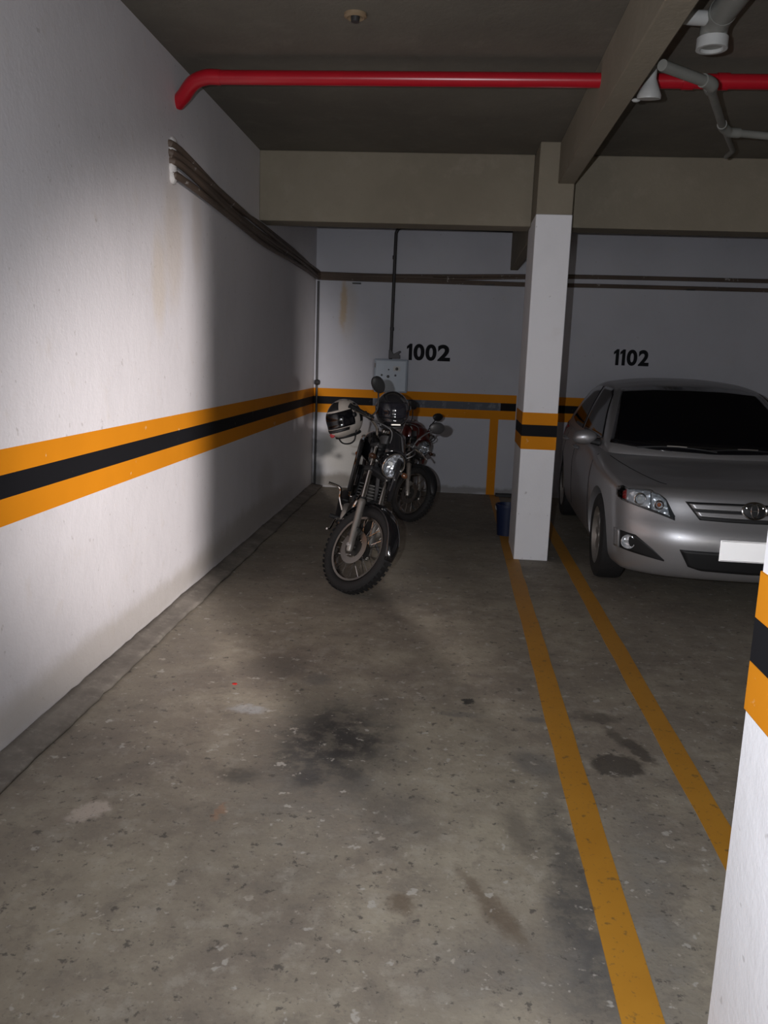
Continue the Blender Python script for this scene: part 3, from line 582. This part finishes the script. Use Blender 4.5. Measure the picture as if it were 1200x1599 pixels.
    for s in (-1, 1):
        if shroud:
            MB().prism([(-0.28, 1.0), (-0.22, 0.86), (-0.28, 0.62), (-0.44, 0.64), (-0.60, 0.86), (-0.52, 1.0)], 'y', s*0.125, s*0.160).build('tank_shroud', paint, root, bevel=0.012)
        MB().prism([(-0.80, 0.76), (-0.74, 0.60), (-0.86, 0.50), (-1.06, 0.56), (-1.14, 0.72)], 'y', s*0.10, s*0.135).build('side_panel', paint, root, bevel=0.012)
    # seat
    rows = []
    for i in range(13):
        t_ = i/12; x = lerp(-0.76, -1.50, t_); wd = curve([(0, 0.06), (0.2, 0.11), (0.5, 0.135), (0.85, 0.12), (1, 0.07)], t_); zt_ = curve([(0, 0.86), (0.2, 0.83), (0.45, 0.835), (0.6, 0.875), (0.9, 0.885), (1, 0.86)], t_); zb_ = curve([(0, 0.79), (0.5, 0.77), (1, 0.82)], t_)
        rows.append([V((x, wd*math.copysign(abs(math.cos(a))**0.6, math.cos(a)), lerp(zb_, zt_, 0.5+0.5*math.copysign(abs(math.sin(a))**0.6, math.sin(a))))) for a in [2*math.pi*k/20 for k in range(20)]])
    se = MB().grid(rows, True); se.f += [tuple(range(20)), tuple(range(12*20, 13*20))]; se.build('seat', M_seat, root, ang=60)
    # engine
    en = MB().ellipsoid((-0.62, 0, 0.40), (0.20, 0.15, 0.135), 20, 12).build('engine', M_engine, root)
    fn = MB().tube([V((-0.50, 0, 0.44)), V((-0.43, 0, 0.70))], 0.062, 14)
    for k in range(9):
        z = 0.50+0.024*k; x = -0.485+0.007*k; fn.box((x-0.085, -0.085, z), (x+0.085, 0.085, z+0.007))
    fn.build('cylinder_fins', M_engine, en)
    for s in (-1, 1): MB().lathe([(0, 0.03), (0.085, 0.025), (0.10, 0.0), (0.10, -0.03), (0, -0.03)], (-0.62, s*0.135, 0.38), (0, s, 0), 22).build('engine_cover', M_alu, en)
    ex = MB().tube(spline([(-0.40, -0.03, 0.62), (-0.29, -0.07, 0.56), (-0.33, -0.11, 0.36), (-0.52, -0.15, 0.25), (-0.90, -0.16, 0.27)], 6), 0.018, 10).build('exhaust', M_chrome, root)
    MB().tube([(-0.86, -0.16, 0.268), (-0.94, -0.165, 0.275), (-1.50, -0.185, 0.37), (-1.58, -0.187, 0.385)], [0.02, 0.042, 0.045, 0.03], 16).build('muffler', M_dark, ex)
    # swing arm, shocks, chain guard
    for s in (-1, 1):
        MB().tube([(-0.86, s*0.09, 0.38), (-1.33, s*0.10, 0.308)], 0.018, 10).build('swing_arm', M_dark, root)
        sh = MB().tube([(-1.22, s*0.125, 0.34), (-1.10, s*0.125, 0.72)], 0.012, 10).build('shock_absorber', M_chrome, root)
        sg = MB()
        for k in range(9):
            t_ = 0.28+0.065*k; sg.torus(0.026, 0.005, V((-1.22, s*0.125, 0.34)).lerp(V((-1.10, s*0.125, 0.72)), t_), (0.3, 0, 0.95), 16, 6)
        sg.build('spring', M_chrome, sh)
        pg = MB().tube([(-0.72, s*0.12, 0.33), (-0.72, s*0.16, 0.33)], 0.010, 8).build('footpeg', M_alu, root)
        MB().tube([(-0.72, s*0.16, 0.33), (-0.725, s*0.245, 0.335)], 0.017, 10).build('rubber', M_dark, pg)
        MB().tube([(-1.02, s*0.14, 0.42), (-1.02, s*0.22, 0.425)], 0.014, 8).build('passenger_peg', M_dark, root)
        b1 = V((-1.58, s*0.16, 0.74)); ts = MB().ellipsoid(b1, (0.026, 0.032, 0.024), 12, 8).build('turn_signal', M_orangelens, root)
        MB().tube([(-1.57, s*0.06, 0.74), b1], 0.009, 8).build('stem', M_dark, ts)
    MB().tube(spline([(-0.55, -0.15, 0.36), (-0.50, -0.19, 0.36), (-0.40, -0.21, 0.31), (-0.36, -0.23, 0.31)], 4), 0.008, 8).build('brake_pedal', M_chrome, root)
    MB().tube(spline([(-0.62, -0.16, 0.42), (-0.63, -0.20, 0.50), (-0.66, -0.22, 0.57), (-0.66, -0.31, 0.585)], 4), 0.010, 8).build('kick_starter', M_chrome, root)
    MB().tube(spline([(-0.55, 0.15, 0.34), (-0.48, 0.19, 0.34), (-0.42, 0.20, 0.33), (-0.42, 0.25, 0.33)], 4), 0.008, 8).build('gear_lever', M_chrome, root)
    ss = MB().tube([(-0.70, 0.12, 0.25), (-0.66, 0.12+0.26*math.tan(math.pi/4-lean*0.2)*0.6, 0.25-0.25+math.tan(lean)*(0.12+0.156)+0.012)], 0.011, 8).build('side_stand', M_dark, root)
    rows = []
    for i in range(17):
        a = math.radians(25+140*i/16); d_ = V((math.cos(a), 0, math.sin(a))); rows.append([RA+d_*(0.345-0.03*abs(t_)**2)+V((0, 0.075*t_, 0)) for t_ in (-1, -0.6, 0, 0.6, 1)])
    MB().grid(rows).build('rear_fender', M_dark, root, solid=0.004)
    MB().box((-1.62, -0.07, 0.76), (-1.54, 0.07, 0.83)).build('tail_light', M_redlens, root, bevel=0.015)
    rk = MB()
    for s in (-1, 1): rk.tube(spline([(-1.15, s*0.14, 0.83), (-1.30, s*0.13, 0.91), (-1.70, s*0.11, 0.92)], 5), 0.009, 8)
    for x in (-1.36, -1.5, -1.64): rk.tube([(x, -0.125, 0.915), (x, 0.125, 0.915)], 0.007, 8)
    rk.build('luggage_rack', M_dark, root)
    return root
R_ = math.radians
make_motorcycle('black motorcycle with chrome front rim and turned wheel parked by the wall', M_gloss, M_redlens, (-0.675, 5.42, 0.004), R_(-86), R_(13), R_(43))
make_motorcycle('smaller dark red motorcycle half hidden behind the black one', M_redpaint, None, (-0.40, 7.98, 0.004), R_(-72), R_(9), R_(28), 0.90, True, -0.02, 0.62, M_dark)

# ------------------------------------------------------------------ helmets
def helmet(label, shell, loc, rot, graphic):
    root = empty('motorcycle_helmet', loc, label, 'helmet', rot)
    # faces +x; shell as deformed sphere with eye port and neck opening cut out
    def P(th, ph, k=1.0):
        d = V((math.sin(th)*math.cos(ph), math.sin(th)*math.sin(ph), math.cos(th)))
        x = d.x*(0.150 if d.x > 0 else 0.145); 
        if d.z < -0.15 and d.x > 0: x *= 1+0.16*sstep(-0.15, -0.6, -abs(d.z)*-1*-1)
        chin = 0.03*sstep(0.1, 0.7, -d.z)*max(0, d.x)
        return V(((x+chin)*k, d.y*0.122*k, d.z*0.138*k))
    n, m = 48, 30
    def port(th, ph):
        a = (ph+math.pi) % (2*math.pi)-math.pi; z = math.cos(th)
        return abs(a) < 1.15 and -0.28 < z < 0.42-0.12*abs(a)
    mb = MB(); vs = [P(math.pi*i/m, 2*math.pi*k/n) for i in range(m+1) for k in range(n)]; fs = []
    for i in range(m):
        for k in range(n):
            th = math.pi*(i+0.5)/m; ph = 2*math.pi*(k+0.5)/n
            if math.cos(th) < -0.86 or port(th, ph): continue
            fs.append((i*n+k, (i+1)*n+k, (i+1)*n+(k+1) % n, i*n+(k+1) % n))
    mb.add(vs, fs); sh = mb.build('shell', shell, root, ang=70, solid=0.008)
    bm = bmesh.new(); bm.from_mesh(sh.data); bmesh.ops.delete(bm, geom=[v for v in bm.verts if not v.link_faces], context='VERTS'); bm.to_mesh(sh.data); bm.free()
    MB().ellipsoid((0.0, 0, 0.002), (0.128, 0.108, 0.120), 28, 18).build('lining', M_dark, root)
    # visor over the port
    rows = []
    for i in range(9):
        z = lerp(-0.32, 0.46, i/8); th = math.acos(z); rows.append([P(th, lerp(-1.3, 1.3, k/20), 1.018) for k in range(21)])
    vi = MB().grid(rows).build('visor', M_carglass, root, solid=0.003, ang=70)
    for s in (-1, 1): MB().lathe([(0, 0.012), (0.016, 0.010), (0.02, 0.0), (0, 0)], (0.035, s*0.119, 0.02), (0, s, 0), 16).build('visor_pivot', M_dark, vi)
    MB().torus(0.098, 0.010, (0.005, 0, -0.118), (0, 0, 1), 32, 8).xf(Matrix.Diagonal((1.0, 0.82, 1, 1))).build('neck_roll', M_dark, root)
    if graphic:
        def patch(z0, z1, a0, a1, m_, name, k):
            rows = [[P(math.acos(lerp(z0, z1, i/5)), lerp(a0, a1, j/8), k) for j in range(9)] for i in range(6)]
            MB().grid(rows).build(name, m_, root, solid=0.002, ang=70)
        patch(-0.52, -0.36, -1.0, 1.0, M_dark, 'chin_vent', 1.012)
        patch(0.55, 0.92, -0.5, 0.5, M_dark, 'crown_graphic', 1.008); patch(-0.3, 0.9, 1.7, 2.1, M_dark, 'side_graphic', 1.008); patch(-0.3, 0.9, -2.1, -1.7, M_dark, 'side_graphic', 1.008)
        c = P(math.acos(-0.62), -0.25, 1.012); MB().ellipsoid(c, (0.006, 0.022, 0.018), 14, 8).build('emblem', mat('red_emblem', (0.45, 0.05, 0.06), 0.4), root)
    else:
        MB().box((0.135, -0.035, -0.098), (0.160, 0.035, -0.086)).build('chin_vent', M_alu, root, bevel=0.003)
    st_ = MB().tube(spline([(0.02, 0.09, -0.09), (0.03, 0.06, -0.16), (0.03, 0.0, -0.18), (0.03, -0.06, -0.16), (0.02, -0.09, -0.09)], 5), 0.006, 6).build('chin_strap', M_dark, root)
    return root
helmet('cream and black full-face helmet with red emblem hung on the handlebar', M_helmw, (-0.765, 5.92, 1.135), (R_(12), R_(10), R_(-118)), True)
helmet('plain glossy black helmet sitting on the motorcycle handlebar', M_gloss, (-0.435, 6.03, 1.20), (R_(0), R_(0), R_(-75)), False)

# ------------------------------------------------------------------ car
CAR = empty('parked_car', (1.935, 5.30, 0), 'silver sedan parked behind the slim pillar with white number plate', 'car', (0, 0, R_(-90-1.6)))
CL, WB2 = 4.44, 0.88
def bow(y): t = abs(y)/WB2; return 0.05*t**2+0.36*t**4.2
front_prof = [(0.16, 0.16), (0.22, 0.075), (0.30, 0.035), (0.40, 0.012), (0.48, 0.0), (0.555, 0.018), (0.605, 0.055), (0.68, 0.080), (0.76, 0.105), (0.85, 0.16)]
rear_prof = [(0.16, 0.16), (0.25, 0.05), (0.5, 0.0), (0.65, 0.03), (0.9, 0.08), (1.08, 0.12)]
hood_h = [(0, 0.805), (0.05, 0.832), (0.12, 0.862), (0.20, 0.902), (0.27, 0.945), (0.35, 0.965), (0.6, 0.965), (0.85, 0.99), (0.93, 1.03), (1.0, 1.0)]
def body_pt(a, b, c):
    s0 = a*CL; ztop = curve(hood_h, a)
    ab = abs(b)
    ztop -= 0.035*ab**4+0.010*ab**2 if a < 0.26 else 0.03*ab**4
    zb = curve([(0, 0.215), (0.1, 0.18), (0.9, 0.19), (1, 0.24)], a)
    z = zb+c*(ztop-zb)
    W = curve([(0, 0.80), (0.1, 0.845), (0.25, 0.872), (0.5, 0.88), (0.8, 0.872), (1, 0.80)], a)
    W *= curve([(0.16, 0.90), (0.26, 0.965), (0.40, 0.985), (0.55, 0.995), (0.70, 1.0), (0.85, 0.975), (1.02, 0.90)], z)
    y = b*W
    F = bow(y)+curve(front_prof, z)+0.08*max(0, ztop-0.735)*0; Rr = 0.20*(abs(y)/WB2)**4+curve(rear_prof, z)
    k = 0.5-0.5*math.cos(math.pi*min(1, max(0, a)))
    s = a*CL+F*(1-a)**2.2-Rr*a**2.2*1.0
    return V((-s, y, z))
def shell(fn, Nu, Nv, Nw, sm, smf):
    bm = bmesh.new(); idx = {}
    def vert(i, j, k):
        if (i, j, k) not in idx: idx[(i, j, k)] = bm.verts.new(fn(i/Nu, 2*j/Nv-1, k/Nw))
        return idx[(i, j, k)]
    for i in range(Nu):
        for j in range(Nv):
            for k in (0, Nw): bm.faces.new([vert(i, j, k), vert(i+1, j, k), vert(i+1, j+1, k), vert(i, j+1, k)])
        for k in range(Nw):
            for j in (0, Nv): bm.faces.new([vert(i, j, k), vert(i+1, j, k), vert(i+1, j, k+1), vert(i, j, k+1)])
    for j in range(Nv):
        for k in range(Nw):
            for i in (0, Nu): bm.faces.new([vert(i, j, k), vert(i, j+1, k), vert(i, j+1, k+1), vert(i, j, k+1)])
    bmesh.ops.recalc_face_normals(bm, faces=bm.faces)
    for _ in range(sm): bmesh.ops.smooth_vert(bm, verts=bm.verts, factor=smf, use_axis_x=True, use_axis_y=True, use_axis_z=True)
    return bm
def finish(bm, name, m, parent, ang=40):
    me = bpy.data.meshes.new(name); bm.to_mesh(me); bm.free(); me.materials.append(m); me.shade_smooth(); me.set_sharp_from_angle(angle=math.radians(ang))
    o = bpy.data.objects.new(name, me); COL.objects.link(o); o.parent = parent; return o
bm = shell(body_pt, 84, 36, 20, 4, 0.5); bvh_body = BVHTree.FromBMesh(bm)
body = finish(bm, 'body', M_silver, CAR)
WX = (-0.93, -3.50); WR = 0.318
# wheel arches cut through the flanks
for wx in WX:
    for s in (-1, 1):
        c = MB().lathe([(0, -0.20), (0.358, -0.20), (0.358, 0.20), (0, 0.20)], (wx, s*0.82, WR+0.01), (0, 1, 0), 40).build('cutter', M_dark, None)
        bmod = body.modifiers.new('arch', 'BOOLEAN'); bmod.operation = 'DIFFERENCE'; bmod.object = c; bmod.solver = 'EXACT'
        # parent transform of the car applies to the cutter too
        c.parent = CAR
bpy.context.view_layer.update(); dg = bpy.context.evaluated_depsgraph_get()
nm = bpy.data.meshes.new_from_object(body.evaluated_get(dg)); body.modifiers.clear(); body.data = nm; nm.name = 'body'
nm.set_sharp_from_angle(angle=math.radians(40))
for o in [o for o in bpy.data.objects if o.name.startswith('cutter')]: bpy.data.objects.remove(o)
def green_pt(a, b, c):
    z0 = 0.90; ab = abs(b)
    zr = curve([(0, 1.425), (0.15, 1.465), (0.4, 1.48), (0.7, 1.468), (1, 1.415)], a)-0.055*ab**2.5
    z = z0+c*(zr-z0)
    sf = curve([(0.90, 1.02), (0.98, 1.10), (1.20, 1.56), (1.36, 1.90), (1.48, 2.20)], z)+0.16*ab**2.2*(1-0.35*c); sr = curve([(0.90, 4.18), (1.03, 4.05), (1.3, 3.55), (1.48, 3.15)], z)-0.12*ab**2
    s = lerp(sf, sr, a)
    W = curve([(0.90, 0.815), (0.98, 0.80), (1.2, 0.725), (1.38, 0.64), (1.48, 0.60)], z)*(1-0.05*(2*a-1)**2)
    return V((-s, b*W, z))
bm = shell(green_pt, 40, 24, 12, 3, 0.5); bvh_g = BVHTree.FromBMesh(bm); finish(bm, 'roof_and_pillars', M_silver, CAR)
def resample(p, n):
    p = [V((q[0], q[1], 0)) for q in p]; d = [0]
    for a, b in zip(p, p[1:]): d.append(d[-1]+(b-a).length)
    out = []
    for i in range(n):
        t = d[-1]*i/(n-1)
        for k in range(len(p)-1):
            if t <= d[k+1]+1e-9: out.append(p[k].lerp(p[k+1], (t-d[k])/max(1e-9, d[k+1]-d[k]))); break
    return out
def patch(name, m, parent, top, bot, axis, bvh, off=0.003, nu=20, nv=8, depth=0.012, flip=False):
    T = resample(top, nu); Bt = resample(bot, nu); rows = []
    def cast(q):
        if axis == 'x': o, d = V((3, q[0], q[1])), V((-1, 0, 0))
        elif axis == 'y': o, d = V((q[0], 3, q[1])), V((0, -1, 0))
        elif axis == '-y': o, d = V((q[0], -3, q[1])), V((0, 1, 0))
        elif axis == '-x': o, d = V((-8, q[0], q[1])), V((1, 0, 0))
        else: o, d = V((q[0], q[1], 4)), V((0, 0, -1))
        h = bvh.ray_cast(o, d)
        if h[0] is None:
            h = bvh.find_nearest(o+d*3.2); 
        return h[0]+h[1]*off
    for i in range(nv): rows.append([cast(a.lerp(b, i/(nv-1))) for a, b in zip(T, Bt)])
    return MB().grid(rows).build(name, m, parent, ang=50, solid=depth)
def mir(p): return [(-y, z) for y, z in p]
# windshield, windows
ws_t = [(-0.555, 1.385), (-0.28, 1.410), (0, 1.415), (0.28, 1.410), (0.555, 1.385)]; ws_b = [(-0.735, 0.985), (-0.4, 0.955), (0, 0.945), (0.4, 0.955), (0.735, 0.985)]
patch('windshield', M_carglass, CAR, ws_t, ws_b, 'x', bvh_g, 0.003, 28, 14)
patch('rear_window', M_carglass, CAR, [(y, z-0.02) for y, z in ws_t], [(y*0.93, z+0.08) for y, z in ws_b], '-x', bvh_g, 0.003, 24, 12)
for ax in ('y', '-y'):
    patch('front_window', M_carglass, CAR, [(-1.98, 1.33), (-2.12, 1.375), (-2.43, 1.385)], [(-1.46, 0.995), (-1.9, 0.995), (-2.43, 0.995)], ax, bvh_g, 0.006, 24, 12)
    patch('rear_side_window', M_carglass, CAR, [(-2.52, 1.385), (-2.9, 1.375), (-3.15, 1.33)], [(-2.52, 0.995), (-3.1, 1.0), (-3.55, 1.03)], ax, bvh_g, 0.003, 18, 8)
# headlights
HT = [(0.780, 0.756), (0.713, 0.763), (0.620, 0.765), (0.555, 0.752), (0.522, 0.729), (0.472, 0.630)]
HBt = [(0.782, 0.747), (0.784, 0.705), (0.751, 0.680), (0.645, 0.652), (0.562, 0.632), (0.472, 0.604)]
for s in (1, -1):
    f_ = (lambda p: p) if s > 0 else mir
    hl = patch('headlight', M_dark, CAR, f_(HT), f_(HBt), 'x', bvh_body, 0.004, 30, 28, 0.02)
    patch('reflector', M_reflector, hl, f_([(0.742, 0.757), (0.68, 0.761), (0.612, 0.761)]), f_([(0.742, 0.690), (0.68, 0.672), (0.612, 0.660)]), 'x', bvh_body, 0.014, 22, 28, 0.003)
    patch('reflector', M_reflector, hl, f_([(0.607, 0.759), (0.56, 0.749), (0.525, 0.722)]), f_([(0.607, 0.658), (0.56, 0.645), (0.500, 0.624)]), 'x', bvh_body, 0.014, 18, 28, 0.003)
    for yy, zz_, rr, m_ in ((0.668, 0.712, 0.036, M_reflector), (0.562, 0.690, 0.026, M_orangelens)):
        h = bvh_body.ray_cast(V((3, s*yy, zz_)), V((-1, 0, 0)))
        fd = V((1, s*0.35, 0.12)).normalized(); cc_ = h[0]+h[1]*0.006
        MB().lathe([(rr*1.15, -0.02), (rr*1.15, 0.012), (rr*1.0, 0.016), (rr*0.8, 0.006), (rr*0.45, -0.002)], cc_, fd, 28).build('reflector_bowl', M_reflector, hl)
        MB().torus(rr, 0.006, cc_+fd*0.014, fd, 24, 8).build('lamp_ring', M_chrome, hl); MB().ellipsoid(h[0]+h[1]*0.014, (0.012, rr*0.55, rr*0.55), 16, 10).build('bulb', m_ if rr < 0.03 else M_pvcw, hl)
    patch('side_indicator', M_redlens, hl, f_([(0.781, 0.753), (0.765, 0.755), (0.742, 0.752)]), f_([(0.781, 0.725), (0.765, 0.700), (0.742, 0.692)]), 'x', bvh_body, 0.014, 12, 20, 0.003)
    patch('lens', M_lens, hl, f_(HT), f_(HBt), 'x', bvh_body, 0.030, 30, 28, 0.003)
    # fog lamp recess
    fg = patch('fog_lamp_recess', M_dark, CAR, f_([(0.777, 0.490), (0.695, 0.482), (0.595, 0.409), (0.517, 0.342)]), f_([(0.769, 0.370), (0.717, 0.361), (0.587, 0.345), (0.517, 0.334)]), 'x', bvh_body, 0.004, 20, 8, 0.01)
    h = bvh_body.ray_cast(V((3, s*0.728, 0.428)), V((-1, 0, 0))); nrm = (h[1]+V((1.0, 0, 0))).normalized()
    MB().lathe([(0.0, 0.004), (0.030, 0.006), (0.040, 0.012), (0.043, 0.020), (0.047, 0.020), (0.047, -0.01)], h[0], nrm, 24).build('fog_lamp', M_reflector, fg)
    patch('bezel', M_silver, fg, f_([(0.800, 0.492), (0.780, 0.492)]), f_([(0.792, 0.368), (0.772, 0.370)]), 'x', bvh_body, 0.010, 4, 8, 0.008)
# grille with two silver bars and the emblem
GT = [(-0.413, 0.728), (-0.2, 0.732), (0, 0.734), (0.2, 0.732), (0.413, 0.728)]; GB = [(-0.326, 0.620), (-0.15, 0.616), (0, 0.615), (0.15, 0.616), (0.326, 0.620)]
gr = patch('grille', M_dark, CAR, GT, GB, 'x', bvh_body, 0.003, 30, 8, 0.012)
for a, b, wd in ((0.12, 0.40, 0.375), (0.55, 0.80, 0.33)):
    t_ = [(lerp(GT[i][0], GB[i][0], a)*0.965, lerp(GT[i][1], GB[i][1], a)) for i in range(5)]; b_ = [(lerp(GT[i][0], GB[i][0], b)*0.965, lerp(GT[i][1], GB[i][1], b)) for i in range(5)]
    patch('grille_bar', M_silver, gr, t_, b_, 'x', bvh_body, 0.016, 30, 6, 0.012)
h = bvh_body.ray_cast(V((3, 0, 0.695)), V((-1, 0, 0))); ec = h[0]+V((0.026, 0, 0.005)); nx = V((1, 0, 0.25)).normalized()
def oval(R, asp_y, asp_z, c, r): return MB().torus(R, r, (0, 0, 0), (1, 0, 0), 36, 8).xf(Matrix.Diagonal((1, asp_y, asp_z, 1))).xf(Matrix.Rotation(-0.22, 4, 'Y')).xf(Matrix.Translation(c))
emb = MB().lathe([(0, 0.006), (0.06, 0.004), (0.066, 0), (0.066, -0.02)], (0, 0, 0), (1, 0, 0), 30).xf(Matrix.Diagonal((1, 1.12, 0.80, 1))).xf(Matrix.Rotation(-0.22, 4, 'Y')).xf(Matrix.Translation(ec)).build('emblem', M_dark, gr)
oval(0.066, 1.12, 0.80, ec+V((0.004, 0, 0)), 0.0065).build('outer_ring', M_chrome, emb); oval(0.050, 0.45, 0.90, ec+V((0.006, 0, 0)), 0.005).build('inner_ring', M_chrome, emb); oval(0.042, 1.2, 0.42, ec+V((0.006, 0, 0.018)), 0.005).build('inner_ring', M_chrome, emb)
# lower intake, plate
patch('lower_intake', M_dark, CAR, [(-0.437, 0.428), (0, 0.430), (0.437, 0.428)], [(-0.376, 0.322), (-0.30, 0.300), (0, 0.294), (0.30, 0.300), (0.376, 0.322)], 'x', bvh_body, 0.003, 26, 8, 0.012)
h = bvh_body.ray_cast(V((3, 0, 0.43)), V((-1, 0, 0))); px = h[0].x+0.016
pp = MB().box((px, -0.205, 0.378), (px+0.006, 0.205, 0.514)).build('number_plate', M_plate, CAR, bevel=0.002)
MB().box((px-0.03, -0.19, 0.388), (px, 0.19, 0.505)).build('plate_holder', M_dark, pp)
for z in (0.382, 0.507): MB().box((px+0.006, -0.198, z), (px+0.0075, 0.198, z+0.003)).build('embossed_edge', M_alu, pp)
# wipers
for y0, y1 in ((-0.05, 0.55), (-0.55, 0.02)):
    pts = []
    for k in range(9):
        y = lerp(y0, y1, k/8); z = 0.965+0.018*math.sin(math.pi*k/8)-0.006*k/8; hh = bvh_g.ray_cast(V((3, y, z)), V((-1, 0, 0))); pts.append(hh[0]+V((0.014, 0, 0.004)))
    wi = MB().tube(pts, 0.007, 6).build('wiper', M_dark, CAR); MB().tube([p_+V((0.004, 0, 0.006)) for p_ in pts[3:6]], 0.005, 6).build('wiper_arm', M_alu, wi)
# hood seams, door seams as thin dark gaps
for s in (1, -1):
    f_ = (lambda p: p) if s > 0 else mir
    pts = []
    for k in range(20):
        t_ = k/19; x = lerp(-0.30, -1.22, t_); y = s*lerp(0.50, 0.735, t_**0.7); hh = bvh_body.ray_cast(V((x, y, 3)), V((0, 0, -1)))
        if hh[0] is not None: pts.append(hh[0]+V((0, 0, 0.0)))
    MB().tube(pts, 0.0035, 6).build('hood_seam', M_dark, CAR)
    ax = 'y' if s > 0 else '-y'
    for xs in (-1.33, -2.47, -3.30):
        pts = []
        for k in range(14):
            z = lerp(0.30, 0.93, k/13); hh = bvh_body.ray_cast(V((xs-(0.10*(1-k/13) if xs < -3 else 0), s*3, z)), V((0, -s, 0)))
            if hh[0] is not None: pts.append(hh[0])
        MB().tube(pts, 0.0035, 6).build('door_seam', M_dark, CAR)
    for xs in (-2.32, -3.20):
        hh = bvh_body.ray_cast(V((xs, s*3, 0.84)), V((0, -s, 0))); c = hh[0]
        MB().tube(spline([c+V((0.10, 0, 0)), c+V((0.07, s*0.035, 0)), c+V((-0.07, s*0.035, 0)), c+V((-0.10, 0, 0))], 5), 0.012, 8).build('door_handle', M_silver, CAR)
    # mirror
    c = V((-1.50, s*0.905, 1.0))
    mi = MB().ellipsoid(c, (0.060, 0.100, 0.060), 24, 14, Matrix.Rotation(s*-0.12, 3, 'X')).build('door_mirror', M_silver, CAR)
    MB().lathe([(0, 0), (0.060, 0), (0.060, 0.003), (0, 0.003)], (0, 0, 0), (-1, 0, 0), 22).xf(Matrix.Diagonal((1, 1.45, 0.80, 1))).xf(Matrix.Translation(c+V((-0.050, 0, 0)))).build('mirror_glass', M_mirror, mi)
    MB().tube([V((-1.50, s*0.78, 0.965)), c+V((0, -s*0.05, -0.03))], [0.035, 0.025], 10).build('mirror_arm', M_dark, mi)
    # tail lights
    patch('tail_light', M_redlens, CAR, f_([(0.80, 0.98), (0.62, 0.985), (0.48, 0.96)]), f_([(0.80, 0.80), (0.62, 0.80), (0.52, 0.82)]), '-x', bvh_body, 0.005, 14, 8, 0.01)
# wheels
for wx in WX:
    for s in (-1, 1):
        c = V((wx, s*0.745, WR)); ax = (0, s, 0)
        tr = MB().lathe([(0.215, -0.10), (0.285, -0.10), (0.310, -0.085), (WR, -0.06), (WR, 0.06), (0.310, 0.085), (0.285, 0.098), (0.215, 0.095)], c, ax, 48, True).build('wheel', M_rubber, CAR)
        MB().lathe([(0.215, 0.092), (0.205, 0.070), (0.190, 0.045), (0.185, -0.09), (0.215, -0.09)], c, ax, 40).build('rim', M_alu, tr)
        sp = MB()
        for k in range(10):
            a = 2*math.pi*k/10; d_ = V((math.cos(a), 0, math.sin(a))); tt = V((-math.sin(a), 0, math.cos(a))); n_ = V(ax)
            p0, p1 = c+d_*0.03+n_*0.075, c+d_*0.205+n_*0.065
            sp.add([p0-tt*0.018, p0+tt*0.018, p1+tt*0.022, p1-tt*0.022, p0-tt*0.018-n_*0.03, p0+tt*0.018-n_*0.03, p1+tt*0.022-n_*0.03, p1-tt*0.022-n_*0.03], [(0,1,2,3),(4,7,6,5),(0,4,5,1),(1,5,6,2),(2,6,7,3),(3,7,4,0)])
        sp.build('spokes', M_alu, tr); MB().lathe([(0, 0.085), (0.04, 0.08), (0.05, 0.05)], c, ax, 20).build('hub_cap', M_alu, tr); MB().lathe([(0, 0.0), (0.19, 0.0)], c, ax, 24).build('brake_shadow_plate', M_dark, tr)
